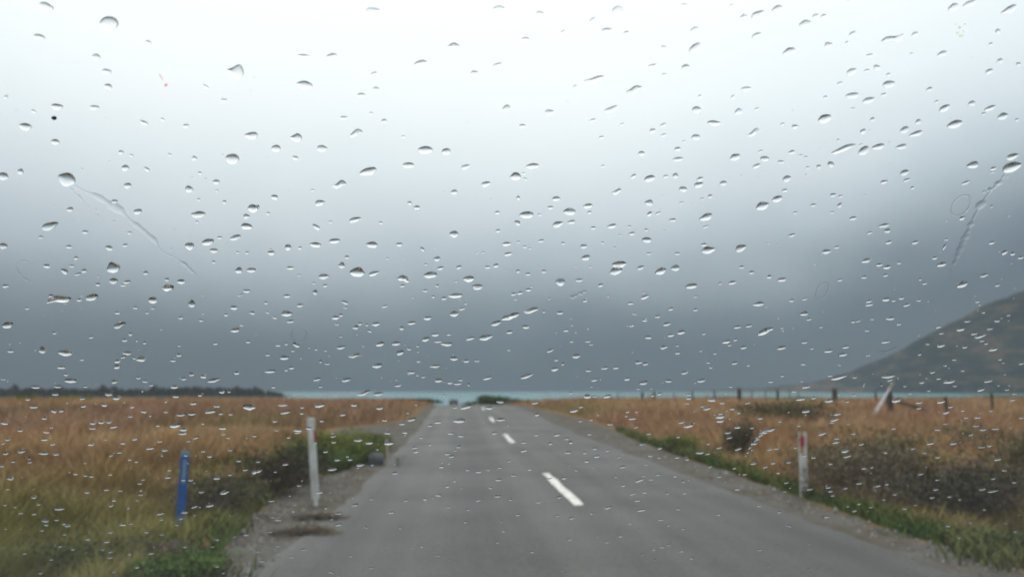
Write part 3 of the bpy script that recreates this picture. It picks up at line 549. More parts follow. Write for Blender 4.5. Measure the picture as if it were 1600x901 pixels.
def strip(name, rows, m_, th=.03):            # a shaped panel: rows of (y, z, crown) across the car, with thickness
    k_ = len(rows); V = [(x * wx, y_ - .12 * (x / .8) ** 2 * bow, z_ - .05 * (x / .8) ** 2) for y_, z_, wx, bow in rows for x in gx]; V += [(x, y, z - th) for x, y, z in V]; n_ = 17 * k_
    q = np.arange(n_).reshape(k_, 17); Fc = [(q[i, j], q[i, j + 1], q[i + 1, j + 1], q[i + 1, j]) for i in range(k_ - 1) for j in range(16)]; Fc += [tuple(n_ + a_ for a_ in f[::-1]) for f in Fc]
    rg_ = list(q[0]) + list(q[1:, -1]) + list(q[-1, :-1][::-1]) + list(q[1:-1, 0][::-1]); Fc += [(rg_[i], rg_[i] + n_, rg_[(i + 1) % len(rg_)] + n_, rg_[(i + 1) % len(rg_)]) for i in range(len(rg_))]
    return in_car(name, V, Fc, m_, True)
strip('unseen_bonnet', [(1.02, .885, 1, 1), (1.25, .87, 1, 1), (1.6, .80, .98, 1), (1.9, .70, .92, 1.4), (2.0, .58, .86, 1.8)], paint_d)  # these three dark car panels stay out of view, added to darken the raindrops
strip('unseen_dashboard', [(.97, .905, .95, .6), (.72, .90, .95, .3), (.52, .86, .95, 0), (.47, .72, .95, 0), (.46, .50, .95, 0)], trim)
strip('unseen_roof', [(.205, 1.468, .95, .3), (.0, 1.52, .92, .1), (-.5, 1.55, .9, 0), (-1.2, 1.52, .88, 0)], trim)
wm_ = bpy.data.materials.new('rain_water'); wm_.use_nodes = True; b = wm_.node_tree.nodes['Principled BSDF']; b.inputs['Base Color'].default_value = (1, 1, 1, 1); b.inputs['Roughness'].default_value = 0; b.inputs['IOR'].default_value = 1.333; b.inputs['Transmission Weight'].default_value = 1
HS, ASY, PB, PT, AT = .34, -.27, .62, .90, 1.7
def drop_geo(px, py, ln, ht, ang, kind, g, H=None, nseg=26, nr=5):
    """outline round the drop's centre on the pane, domed outwards, flat against the glass"""
    ca, sa = math.cos(R(ang)), math.sin(R(ang)); ph = np.linspace(0, 2 * math.pi, nseg, endpoint=False)
    amp = {'': .075, 'h': .09, 'w': .11, 'o': .2}[kind]; r = np.ones(nseg)
    for k in (2, 3, 4, 5): r += amp * g.uniform(-1, 1) / (k - 1) ** .5 * np.cos(k * ph + g.uniform(0, 6.28))
    ex = np.cos(ph) * ln / 2 * r; ey = np.sin(ph) * np.abs(np.sin(ph)) ** .18 * ht / 2 * r
    if kind == 'w': ey = ey * .8 + .22 * ht * np.sin(ex / ln * 2 * math.pi * g.uniform(.7, 1.0) + g.uniform(-.6, .6) + math.pi * (g.random() < .3))
    if kind == 'h': ey = ey * (1 + .35 * np.exp(-((ex - g.uniform(-.2, .2) * ln) / (.26 * ln)) ** 2) * (ey > 0)) 
    if g.random() < .45: ey = ey * np.clip(1 - g.uniform(.2, .55) * g.choice([-1, 1]) * ex / ln * 1.6, .25, 1.6)
    ox, oy = px + ex * ca - ey * -sa * -1 * -1, py - (ex * sa + ey * ca)
    ox = px + ex * ca - ey * sa
    uv = np.array([hit(a_, c_) for a_, c_ in zip(ox, oy)]); c0 = uv.mean(0); dq = uv - c0
    hw = math.sqrt(max(1e-12, abs(np.sum(dq[:, 0] * np.roll(dq[:, 1], -1) - dq[:, 1] * np.roll(dq[:, 0], -1))) / 2 / math.pi))
    e = np.sort(np.linalg.norm(dq, axis=1)); hmin = e[:max(3, nseg // 5)].mean(); H = H or HS * (.65 * hmin + .35 * hw) * g.uniform(.8, 1.15)
    V = []; lift = .0004; vm_ = np.abs(dq[:, 1]).max(); up = ASY * vm_; vr_ = np.clip(dq[:, 1] / vm_, -1, 1); pw = np.where(vr_ > 0, PB + (PT - PB) * vr_, PB); aw = np.where(vr_ > 0, 2.1 + (AT - 2.1) * vr_, 2.1)
    for k in range(nr):
        f = 1 - k / nr; f = math.sin(f * math.pi / 2) if k else 1.0
        V += [pane(c0[0] + f * a_, c0[1] + f * c_ + up * (1 - f), lift + H * max(0, 1 - f ** e_) ** p_) for (a_, c_), p_, e_ in zip(dq, pw, aw)]
    V.append(pane(c0[0], c0[1] + up, lift + H)); top = len(V) - 1
    Fc = [(k * nseg + j, k * nseg + (j + 1) % nseg, (k + 1) * nseg + (j + 1) % nseg, (k + 1) * nseg + j) for k in range(nr - 1) for j in range(nseg)]
    Fc += [((nr - 1) * nseg + j, (nr - 1) * nseg + (j + 1) % nseg, top) for j in range(nseg)]
    Fc = [f[::-1] for f in Fc]
    base = len(V); V += [pane(c0[0] + a_, c0[1] + c_, lift) for a_, c_ in dq]           # the flat base has its own ring so that it shades flat
    Fc.append(tuple(base + j for j in range(nseg))); 
    return np.array(V), Fc, np.array([*pane(c0[0], c0[1], lift)])
# raindrops read off the glass: per 400 x 225 tile of the 1600 x 900 view, at 4x: x, y, length, height, slant in degrees (h humped, w wavy, o odd)
DROPS = {
(0,0): "285 45 100 60 -20;680 150 125 110 0;245 235 80 40 -10;925 270 45 30 -20;600 360 60 45 -15;665 450 60 40 -10;675 545 55 40 -15;1470 455 110 90 -15 h;355 670 80 45 -5;158 795 85 55 -5;345 890 60 40 -15;897 770 60 30 -25;1160 790 40 30 10;1570 850 85 55 0;1015 750 30 20 -20;35 610 30 25 -10;210 700 40 20 -20;590 675 70 30 0;1400 630 45 25 0;1285 545 50 20 -30",
(1,0): "730 75 100 60 5;1235 295 70 50 0 h;305 535 100 65 -10;470 355 75 40 15;1025 400 90 45 15;750 560 40 35 0;658 598 50 35 0;625 835 90 50 15 w;250 865 75 55 0 h;1565 680 55 45 15;800 760 40 30 10;550 740 55 25 0;1365 460 50 35 5;1510 410 60 30 20;1520 60 80 50 5;295 355 80 30 0;920 858 35 15 0;735 465 50 25 20;718 712 25 20 0",
(2,0): "660 70 75 70 0;505 130 55 30 35;595 195 70 40 10;718 210 40 30 0;1140 190 70 35 25;1145 305 95 60 40;1085 425 55 45 15;880 415 60 25 15;1080 35 45 18 0;1450 110 45 40 20;1540 95 105 50 30;1530 225 70 35 25;515 500 140 50 10 w;765 565 120 60 15 w;620 685 95 50 5 w;235 705 60 40 10;1155 690 55 50 10 h;1262 772 85 40 0;1465 558 70 30 5;1415 700 55 40 20;1510 835 95 45 15 w;880 820 45 30 15;945 785 45 25 25;948 848 40 20 15;1150 860 60 40 0;560 862 40 20 15;65 790 45 25 0;175 90 50 40 0;320 205 45 25 30;395 545 30 20 30;85 250 50 35 0;950 300 40 25 -20;1175 605 25 20 30;1530 685 35 20 20;1380 610 35 20 50;955 470 40 18 0;505 755 45 20 15;1075 888 25 15 10;690 780 30 15 10;1375 38 25 25 0",
(3,0): "60 60 75 50 20;235 155 85 60 15;300 105 45 35 25;350 105 45 30 15;135 325 85 55 25;530 215 55 30 20;380 285 55 40 15;780 245 160 55 15 w;920 218 55 30 25;1090 340 75 35 20;525 450 70 45 25;683 425 45 40 10;638 350 45 25 15;757 530 85 55 10;530 600 90 45 10;630 630 80 45 15;355 745 90 65 20;1010 562 45 30 15;1160 50 80 50 35;1265 25 100 40 25;1510 65 115 50 25;1170 780 105 60 20;1105 680 80 45 25;1275 650 50 40 15;1390 680 80 35 20;1470 730 75 50 20;855 815 70 45 25;925 840 100 35 18;940 765 45 35 25;655 750 35 30 20;595 825 45 35 25;170 795 45 30 10;90 780 35 20 15;1385 450 55 35 25;1440 200 35 40 40;1450 385 45 35 20;1395 280 30 25 20;450 525 40 25 15;360 612 30 25 15;620 445 40 20 10;755 470 30 25 20;725 595 40 25 20;1350 715 35 20 15;1560 752 30 20 20;320 5 30 15 0;520 5 50 20 5;495 270 30 20 30;1055 640 35 20 15;440 880 25 20 0;535 682 35 15 0;900 340 30 15 10;1570 405 35 30 20",
(0,1): "1452 95 90 80 0;1182 285 55 50 0;1238 443 95 50 5;1580 405 70 60 0;1183 640 60 60 -10;1540 517 80 45 -5;1470 587 75 40 15;1298 615 80 50 15;1335 668 55 35 0;1372 588 35 20 0;1490 792 50 45 10;1570 790 65 35 5;1132 862 60 35 0;1050 900 80 50 5;710 778 95 70 15 h;708 858 60 45 0;680 652 55 35 -10;310 515 110 60 15;530 553 45 25 0;435 412 45 35 0;860 425 60 40 10;715 362 45 30 5;290 765 50 30 -5;400 797 55 35 -20;525 795 40 30 10;485 815 50 18 15;782 152 50 45 5;797 263 55 40 0;125 175 45 40 0;20 205 70 60 -10;755 55 35 30 0;1350 240 50 35 0;1215 92 40 30 0;1060 70 30 18 -10;1248 185 30 20 0;1355 295 25 15 0;915 160 45 25 -35;255 585 35 22 0;20 640 55 45 0;475 715 35 25 0;447 765 40 20 0;780 635 40 22 10;810 558 35 18 0;790 865 50 25 10;610 880 35 25 0;770 885 40 18 0;910 808 35 30 0;1040 850 35 25 0;1540 455 45 35 0;1400 365 30 25 0;1240 350 25 20 0;430 645 45 25 0;820 75 25 18 -20;1335 740 30 20 0;1485 680 25 15 0;1545 682 30 18 0;1230 490 25 18 0;35 890 50 25 0",
(1,1): "125 30 65 50 0;412 30 65 50 0;1058 40 95 60 0;1188 50 60 50 10;245 90 45 30 -15;697 175 110 60 15;952 135 80 40 5;520 258 95 55 5 w;400 370 70 40 10;115 335 50 35 -10;620 475 85 35 15;1237 303 45 35 10;1438 252 65 35 15;1310 145 65 30 20;960 372 30 28 0;1005 400 45 30 0;1505 432 40 22 10;1237 565 60 50 0;725 632 80 45 0;370 632 75 40 -5;490 608 75 35 5;200 648 45 45 15;273 652 30 20 0;95 682 50 35 0;895 630 45 28 0;1130 720 45 35 0;1512 545 38 22 15;1565 627 60 30 5;375 520 60 30 -30;535 762 45 40 -10 h;632 805 100 65 0 h;215 777 55 25 0;422 830 70 40 5;740 810 80 30 15;915 840 70 40 5;935 852 50 30 -20;1090 820 95 45 10;1152 778 50 25 15;1268 772 40 25 15;1447 772 40 22 0;1500 762 40 28 15;1330 845 75 45 5;1385 893 70 40 0;1130 888 30 18 0;433 887 35 22 0;1040 660 35 25 -40;568 710 35 25 0;1575 690 60 25 15;465 490 30 15 0;75 437 30 18 0;355 292 30 15 0;820 718 25 12 0;1420 680 25 12 0;1250 860 25 12 0;1062 755 25 15 0;270 822 25 15 0;8 400 30 40 0;915 888 40 18 10;360 872 30 14 -10;780 495 30 20 0",
(2,1): "128 140 85 40 5;20 205 70 60 10;72 187 35 12 0;85 222 35 15 -20;92 445 90 55 5;275 345 55 35 10;360 425 85 50 5;475 390 65 35 10;485 430 30 22 15;655 300 70 40 5 w;288 503 75 40 15;370 490 60 25 10;625 515 65 30 15;855 370 60 40 0;860 218 75 45 20;963 205 40 20 15;1022 202 40 40 0;1070 285 55 40 0;1035 35 45 30 5;810 62 45 35 5;1038 98 75 30 5;1395 85 70 50 20;1322 248 50 35 15;1175 222 45 30 20;1168 258 65 40 20;1240 330 35 28 20;1530 140 55 30 25;1580 95 60 40 0;1552 50 35 18 25;1565 390 90 60 20;1212 460 90 50 20;1005 478 50 25 5;860 440 45 28 30;915 435 45 18 20;750 562 45 25 10;840 540 30 20 0;843 602 65 40 0;450 642 50 30 5;462 712 60 40 15;320 623 30 20 0;180 608 45 20 10;240 400 45 25 5;508 527 40 22 5;1230 665 90 55 10;1200 632 40 25 10;1432 652 80 50 15;1035 687 40 20 5;670 755 100 50 5;650 795 90 55 20;805 775 50 30 15;930 797 75 50 15;1022 777 60 45 10;1435 772 40 20 5;1498 805 40 25 10;303 865 65 55 15;420 853 50 25 5;553 885 40 25 15;1122 890 80 40 10;1380 868 60 25 10;1303 873 25 18 0;200 798 35 25 0;40 797 30 25 0;100 815 40 25 0;35 495 30 50 60;78 645 35 15 0;113 655 25 12 0;1190 345 30 15 5;1062 370 35 15 10;675 572 25 12 0;565 620 25 15 0;175 445 30 15 0;40 340 25 30 -30;758 205 45 25 30;568 142 30 15 10;1210 520 45 15 20;642 650 15 15 0;855 688 40 15 0;490 770 25 12 0;735 518 25 15 0;40 615 30 15 0",
(3,1): "148 55 45 30 15;85 115 50 22 0;205 75 35 15 0;240 85 30 15 0;395 130 35 55 50;320 145 35 30 10;250 150 30 15 0;118 220 60 45 20;108 293 40 25 15;60 345 75 45 20;408 322 45 28 10;455 330 35 20 20;285 385 45 22 5;450 385 40 30 50;403 430 40 15 10;172 432 35 18 10;533 467 50 28 15;150 573 50 25 15;367 675 65 32 10;430 648 40 18 10;727 512 80 28 10;745 545 50 30 5;637 558 40 18 15;755 617 45 25 15;920 618 50 25 15;612 732 60 32 15;697 757 50 25 10;745 772 55 28 10;820 745 32 20 10;735 822 35 22 15;600 835 45 18 5;88 850 65 28 10;8 832 40 25 10;450 852 40 18 10;855 182 65 40 18;870 228 55 22 18;728 240 50 28 15;905 277 30 22 15;835 20 80 35 12;1280 135 85 50 18;1410 157 45 28 20;1405 180 40 14 10;1530 82 90 45 18;1238 245 65 22 20;1213 467 45 28 20;1043 715 40 22 15;1085 755 65 35 15;1115 600 35 14 15;1105 645 45 20 60;1400 620 45 22 15;1480 680 50 30 20;1530 688 35 28 20;1580 712 45 22 15;1353 823 60 25 15;1215 880 80 45 20;1435 885 40 18 10;980 873 35 18 10;953 848 25 18 0;1400 393 20 20 0;470 35 190 40 15 w;600 45 80 60 30;690 20 90 40 15;1505 452 20 12 0",
(0,2): "368 75 160 65 15 w;572 60 90 50 12;320 52 40 25 0;493 77 40 22 0;955 78 65 50 0;1198 103 50 50 0 h;1050 5 70 35 5;1540 20 50 28 0;1505 45 50 12 25;1462 125 50 32 0;1575 157 40 25 0;1413 170 35 18 5;845 125 35 20 0;733 157 40 22 0;953 128 35 15 10;918 157 25 18 0;1130 188 40 22 0;1256 204 35 18 0;1468 265 65 32 10;1550 337 35 22 0;1345 350 35 15 0;1510 235 30 12 0;48 233 75 50 10;170 130 35 15 0;340 283 32 20 -10;568 310 30 18 0;748 233 85 40 18;815 290 32 25 0;778 327 40 25 0;855 330 20 18 0;903 345 28 18 5;265 390 55 45 -10 o;65 395 50 25 0;405 408 95 45 -5;510 450 30 15 0;382 498 60 22 0;792 408 60 30 0;770 432 40 20 20;835 440 30 15 -20;880 445 65 42 12;732 460 45 25 5;730 493 50 32 8;440 580 85 35 0;410 543 35 18 -10;715 585 45 32 0;865 563 35 18 0;905 585 42 18 0;945 607 30 18 0;222 620 65 25 0;357 618 55 20 -5;533 617 30 15 0;20 570 40 15 0;1087 620 55 25 0;1118 420 42 25 0;1080 455 42 18 0;1118 362 25 12 0;1197 540 38 30 -5;1150 568 40 22 5;1270 555 45 25 -5;1338 577 90 30 12;1478 532 42 25 5;1385 650 42 25 0;1430 650 25 15 0;1098 680 50 15 0;1250 672 30 18 0;345 665 50 20 0;678 665 55 25 0;728 687 55 32 15;515 692 42 18 5;172 697 35 18 0;207 743 65 22 0;333 768 45 28 -25;385 768 45 18 15;650 733 42 22 -10;1210 722 50 22 8;1355 740 50 15 0;825 745 35 15 5;897 773 42 22 0;1200 787 60 22 5;1130 793 60 22 8;1315 773 80 25 8;1378 787 32 15 0;815 803 38 15 0;1440 790 32 14 0;25 845 55 25 -10;578 845 45 22 0;630 840 45 22 5;680 838 38 22 0;577 877 50 18 0;712 868 60 18 12;1092 860 75 35 5;1145 885 55 25 0;1390 877 60 20 0;125 890 42 20 0;1035 713 22 12 0;1035 777 32 12 0;1555 745 85 45 -5 o;275 815 35 20 5;320 873 30 12 0;520 740 40 18 0;1267 850 25 12 0;937 800 22 12 0;985 862 30 15 0;890 645 18 18 0",
(1,2): "195 52 50 25 0;368 30 35 35 -10 h;275 110 50 25 5;193 162 75 42 0;215 210 55 22 5;115 187 35 15 -10;70 155 35 12 -25;555 92 50 25 -20;558 125 30 12 0;497 187 55 28 0;530 172 32 22 5;62 95 30 20 0;805 117 45 15 15;750 227 55 30 8;620 248 45 28 5;650 225 28 22 10;693 232 22 18 0;708 270 35 18 -30;505 228 32 15 0;972 220 60 25 5;910 252 35 32 -5;1072 190 55 28 8;1240 163 65 40 12;1290 132 50 15 15;1245 50 95 35 5;1175 67 38 22 8;1108 57 25 18 0;1055 18 42 18 0;1385 5 60 18 5;1500 222 70 35 15;1575 185 95 45 28 w;1440 310 95 38 15;1340 317 60 22 12;1585 277 45 25 8;1120 293 55 25 5;1060 322 55 32 15;1138 337 50 15 5;1190 352 75 30 0;1205 292 32 15 0;875 348 65 30 5;775 352 65 28 15;530 373 60 25 10;615 425 85 30 3 w;250 357 55 28 -25;175 437 62 32 0;137 360 38 15 0;188 352 25 15 0;72 420 38 15 0;88 522 70 25 5;222 500 38 22 0;188 515 25 15 0;375 385 22 15 0;433 393 22 12 0;403 460 22 22 10;445 475 40 14 0;230 395 30 12 0;902 405 55 35 15;955 383 32 18 0;1010 365 25 15 0;757 487 70 32 10;970 528 55 25 0;1118 490 65 25 5;1237 442 55 30 5;1315 457 42 25 0;1380 457 38 14 0;1015 458 28 22 8;380 572 55 22 12;563 575 65 28 12;403 617 30 18 0;108 620 30 18 0;887 610 50 20 5;1045 557 32 15 0;1138 578 55 30 0;1278 575 32 18 0;1328 605 22 20 0;1445 565 65 20 18;675 657 100 32 8 w;763 662 65 28 8;398 735 70 28 10;167 733 70 15 3;183 777 75 22 14;288 747 30 15 0;285 785 32 12 0;612 733 48 18 0;772 752 50 22 0;543 792 42 20 12;118 833 38 18 5;410 832 32 15 0;328 877 42 20 0;803 828 38 15 0;913 850 42 18 5;972 822 60 25 15;1088 860 35 18 5;1137 840 50 18 5;1268 830 80 32 5;1313 745 75 25 15;1242 750 32 10 0;1457 750 50 25 5;1525 712 55 20 -5;1530 823 65 22 3;1310 100 22 12 0;260 890 60 25 0;125 890 30 12 0;280 440 16 12 0;1580 390 25 12 0;948 780 20 18 0;1008 547 25 12 0;530 305 22 12 0;1210 595 40 12 -5;1260 600 60 14 0",
(2,2): "120 142 110 40 5 w;10 172 75 40 15;50 33 45 22 10;103 13 45 22 5;10 40 40 22 10;22 72 28 12 5;300 157 50 22 5;200 150 22 18 0;233 70 20 14 0;456 82 32 18 0;87 245 48 28 0;338 267 38 18 5;373 335 25 18 0;475 335 38 15 5;495 355 30 12 5;240 392 55 20 18;402 427 58 30 8;277 452 32 15 0;318 475 20 25 -20;268 508 55 28 8;95 550 90 30 20;477 517 42 18 3;578 502 52 18 8;650 500 42 18 10;515 577 42 18 10;720 570 42 22 8;822 593 60 30 10;793 466 55 22 5;835 475 42 22 10;852 310 48 25 0;950 372 55 25 8;993 297 48 22 8;1057 278 55 32 8;970 227 55 25 10;830 204 38 18 0;910 180 42 20 8;993 133 38 20 12;740 98 38 20 8;832 58 65 25 20;765 165 35 10 -10;750 237 38 15 15;1147 57 28 12 5;1147 138 36 18 3;1035 408 38 18 5;1033 362 25 12 0;1540 102 75 32 10;1408 246 52 22 5;1482 238 50 20 10;1575 275 85 45 28;1340 337 55 28 8;1397 325 30 18 12;1360 358 32 16 0;1448 372 48 25 12;1200 288 28 14 5;1268 410 28 14 5;1228 468 28 12 5;1243 498 28 12 5;1180 395 22 12 0;1392 470 45 22 8;1477 485 25 14 0;1080 530 52 22 8;978 582 48 22 -3;1183 580 58 25 8;1367 618 28 12 5;367 657 28 15 0;472 678 52 32 0;595 678 60 22 12;518 678 32 14 0;878 672 28 22 0;922 662 35 18 25;1105 690 38 22 5;1105 668 30 14 0;1250 700 58 25 8;1097 722 30 12 0;1315 720 38 14 5;1472 720 42 14 8;1190 740 32 14 5;1220 755 58 18 14;1377 757 35 14 8;388 768 60 22 12;432 745 32 12 10;145 720 50 14 10;157 792 38 20 8;427 832 30 14 3;495 825 25 12 0;723 775 30 12 8;778 775 22 15 0;753 817 55 18 10;715 802 24 12 0;612 852 42 14 3;777 870 34 14 5;1060 840 46 16 8;1105 862 70 24 14;1302 805 65 26 8;1300 832 55 22 3;1305 788 35 12 8;1552 815 38 16 5;1410 872 48 16 10;1575 892 60 22 10;1500 875 30 12 0;1418 782 25 12 0;498 617 22 10 0;790 632 30 10 12",
(3,2): "147 80 38 20 8;230 72 38 14 12;225 162 58 32 10;257 197 38 18 8;15 258 45 28 10;87 252 24 14 5;333 246 30 12 5;227 340 45 22 5;85 375 70 26 12;378 395 58 24 10;487 370 48 22 10;470 417 58 26 8;275 380 28 12 5;220 477 40 16 0;90 550 30 14 5;18 587 40 14 8;210 583 26 12 0;237 620 60 18 8;445 560 120 24 12;543 560 35 14 8;388 550 35 12 5;735 338 62 20 8;765 192 60 24 8;737 73 58 28 10;835 66 42 18 8;787 82 32 12 8;868 108 58 18 14;943 80 35 14 8;632 85 48 20 8;634 107 58 18 10;565 208 38 14 8;533 212 32 18 5;818 228 36 14 8;620 268 32 14 10;627 423 35 12 5;652 197 28 12 5;448 483 28 10 0;1067 245 38 18 10;1085 285 35 14 8;1082 362 58 22 8;998 352 30 12 5;1247 210 48 14 5;1205 260 60 24 12;1290 287 48 18 12;1327 303 80 24 14;1432 208 42 16 5;1388 257 46 14 8;1505 172 30 14 5;1348 155 28 14 5;1310 88 35 14 5;1322 108 26 12 0;1408 385 62 24 10;1233 370 38 20 18;1338 332 38 14 8;1365 350 28 12 8;1165 450 32 12 5;1108 486 32 14 8;1030 527 38 20 12;1067 568 35 14 5;963 592 42 14 8;1133 585 85 28 10;1168 613 36 14 5;1218 518 30 14 8;1378 583 68 18 12;1333 637 58 20 18;1452 448 32 12 5;1470 470 22 10 0;1585 473 40 18 10;1495 637 36 12 8;1480 541 22 10 0;1440 610 22 12 0;1540 662 30 10 5;1530 700 48 16 12;752 553 95 26 8;765 577 45 14 18;803 703 68 30 14;382 705 60 26 8;495 710 35 14 5;237 772 58 20 12;433 790 55 16 12;418 825 62 18 14;400 842 34 12 12;945 717 52 16 8;945 752 42 14 12;1083 712 65 20 15;1143 743 46 14 10;1115 778 52 22 10;857 615 24 14 8;540 670 30 14 5;285 688 36 18 8;165 648 38 10 8;1005 643 30 10 3;890 660 26 10 3;200 695 60 22 12;225 692 22 22 40;1310 810 50 14 8;1240 812 34 12 8;1303 863 48 14 8;1345 885 50 18 5;1420 880 55 16 3;1585 813 40 12 8;1395 768 30 12 5;1218 768 28 10 5;787 880 34 12 5;1060 887 42 12 5;1110 850 35 10 5;20 885 60 25 15;75 835 28 12 5;195 862 28 14 5;710 607 18 20 60;950 415 30 20 30;1515 875 22 12 0;500 850 24 12 5",
(0,3): "290 2 50 15 0;47 47 42 20 3;277 47 52 20 3;20 72 36 12 3;328 77 40 14 3;567 78 44 22 3;660 47 24 10 3;842 45 44 16 8;767 70 42 18 0;940 102 62 18 10;1030 112 48 24 5;997 60 38 12 0;1142 10 62 20 0;135 120 62 26 5;272 133 75 22 3;350 138 48 22 3;33 135 38 20 3;82 185 36 16 10;182 165 24 25 0;185 190 34 12 3;8 213 42 16 -5;62 290 48 26 5;470 263 38 14 3;533 273 32 14 0;570 278 36 14 3;688 267 32 12 0;745 128 42 14 8;695 148 38 10 15;808 173 30 14 0;850 187 26 12 0;1050 283 46 18 10;895 297 32 14 5;872 323 36 14 0;1058 238 28 14 0;1190 302 38 14 0;1145 302 32 12 0;1353 290 50 16 0;1310 153 38 16 8;1268 122 32 12 5;1440 113 34 16 5;1492 182 38 12 3;1533 237 42 14 8;1590 252 40 26 12;1178 57 40 14 14;1225 35 45 18 22;1395 15 34 12 0;1425 37 28 14 0;1438 268 32 14 8;1408 375 75 28 16;1315 458 62 22 10;1258 375 42 14 3;1220 465 62 16 22;1152 502 50 16 3;1003 510 62 16 14;1160 147 30 14 0;1133 542 32 10 8;1010 547 32 10 0;915 625 42 14 3;768 578 50 18 5;690 625 36 16 14;817 572 36 14 -8;693 460 36 18 8;712 428 36 14 3;665 360 42 18 3;752 367 38 12 3;540 377 38 16 -5;213 405 46 26 10;242 450 38 18 10;370 480 72 20 3;213 512 42 14 10;130 507 38 12 3;280 553 55 25 -10;287 580 36 14 0;352 550 34 14 0;420 585 42 22 0;397 575 30 12 0;263 615 36 12 8;403 640 28 12 3;548 670 42 14 3;665 686 48 14 0;690 750 38 10 5;688 785 42 12 8;453 733 30 16 0;372 715 28 14 0;808 763 30 14 3;945 757 48 14 10;1540 640 42 20 5;1355 672 34 14 0;1330 717 34 10 10;1105 580 36 12 5;1155 717 30 16 10;1358 840 36 12 8;710 873 34 14 0;855 845 36 16 5;1395 880 30 12 0;252 882 32 14 0;153 760 36 12 3;1010 640 32 12 5;878 392 36 14 3;855 428 24 10 0;800 478 22 10 0;880 365 22 14 0;1012 147 20 14 0;1590 25 36 16 0;530 195 22 12 0;320 797 30 10 0;640 735 26 10 5;48 357 30 10 5;30 457 30 10 0;92 470 24 10 0",
(1,3): "258 5 45 15 3;203 35 28 14 0;482 27 42 16 8;487 65 38 14 5;640 50 60 26 5;708 68 55 22 8;830 70 65 28 5;758 110 26 10 0;435 124 36 14 5;508 175 44 16 5;588 173 40 16 5;572 155 24 10 0;478 232 68 24 10;652 205 58 24 10;727 207 28 10 3;185 202 46 16 8;15 243 75 24 20;12 187 36 10 0;120 250 24 12 5;268 335 34 12 0;97 430 48 14 5;397 377 52 16 5;370 68 24 14 5;868 257 44 18 0;1000 123 44 18 3;992 98 42 16 8;820 8 48 16 0;930 5 38 12 0;1033 37 26 12 0;1217 10 46 14 3;1280 26 42 14 3;1490 8 42 16 8;1195 137 40 16 5;1222 153 40 18 10;1265 92 34 18 18;1245 117 28 10 12;1160 218 38 16 8;1392 250 40 14 3;1322 238 34 12 3;1452 238 30 10 5;1525 223 32 12 12;1515 298 48 18 8;1510 400 50 18 8;1140 395 46 16 3;1055 420 36 14 3;937 428 42 14 8;1390 427 40 14 5;1195 340 34 14 5;845 503 42 16 5;618 455 50 18 10;515 508 54 16 5;515 578 54 18 10;1325 485 26 14 0;1205 470 30 10 0;720 420 28 10 0;1310 562 30 12 0;685 595 30 12 0;300 733 42 12 5;140 550 42 12 0;103 532 32 12 3;90 622 30 14 0;435 475 28 12 0;232 495 26 14 0;12 745 38 14 5;35 807 50 8 0;222 782 34 10 0;138 712 36 10 0;720 848 36 10 0;470 877 38 10 0;1035 715 26 10 0;1465 350 28 10 5;1240 308 26 10 5;1590 422 30 12 5;1583 183 30 10 5;1085 80 26 10 0;1207 197 24 10 0;470 546 26 8 0;1510 690 30 8 0;590 775 26 10 0;900 600 26 8 0;1140 770 26 10 0;1545 620 30 8 0",
(2,3): "75 65 34 16 10;75 117 48 18 10;153 20 28 14 5;283 18 46 18 12;240 72 32 20 5;342 43 36 16 5;367 65 34 22 0;350 128 46 20 8;455 132 28 12 5;468 183 36 16 8;518 104 40 16 5;530 153 42 18 8;597 117 26 12 5;485 15 34 12 5;693 217 50 16 10;838 203 26 10 0;670 155 24 10 5;110 235 32 12 3;10 272 36 14 3;232 293 46 12 8;327 288 40 16 8;297 407 42 16 5;403 240 26 10 5;650 280 24 10 10;800 302 65 16 20;820 275 32 10 5;912 267 34 14 8;1020 277 30 12 5;1072 308 32 14 8;870 297 34 10 8;695 335 34 12 10;830 378 36 12 3;755 387 42 12 10;785 428 40 14 8;602 472 52 16 18;810 488 66 16 10;970 383 30 12 3;1077 383 30 10 5;1038 482 34 12 3;375 537 42 16 8;285 522 34 12 3;37 518 34 12 3;165 440 36 10 0;500 508 26 12 8;930 548 44 12 10;980 583 32 10 3;740 572 36 10 10;1292 517 32 12 8;1410 358 42 14 5;1295 278 36 14 3;1238 217 30 14 12;1455 265 34 12 5;1510 195 48 22 14;1587 218 38 14 8;1390 227 30 12 5;1095 172 34 12 3;1032 160 36 12 8;920 162 28 10 5;862 148 32 12 5;925 102 34 14 10;815 77 38 12 10;1175 130 62 18 8;1225 137 38 12 10;1415 107 55 14 14;1350 5 48 14 8;1360 37 45 12 14;855 12 38 12 8;1040 32 28 14 5;1225 75 28 12 5;1295 100 50 10 15;1575 3 60 22 5;360 672 40 10 0;1060 745 40 10 3;940 718 38 10 8;980 705 38 10 8;885 735 30 10 3;1125 788 34 12 12;1550 737 38 12 5;595 688 34 8 3;125 750 36 8 3;1545 462 34 10 5;680 652 40 8 5;1070 605 28 8 3",
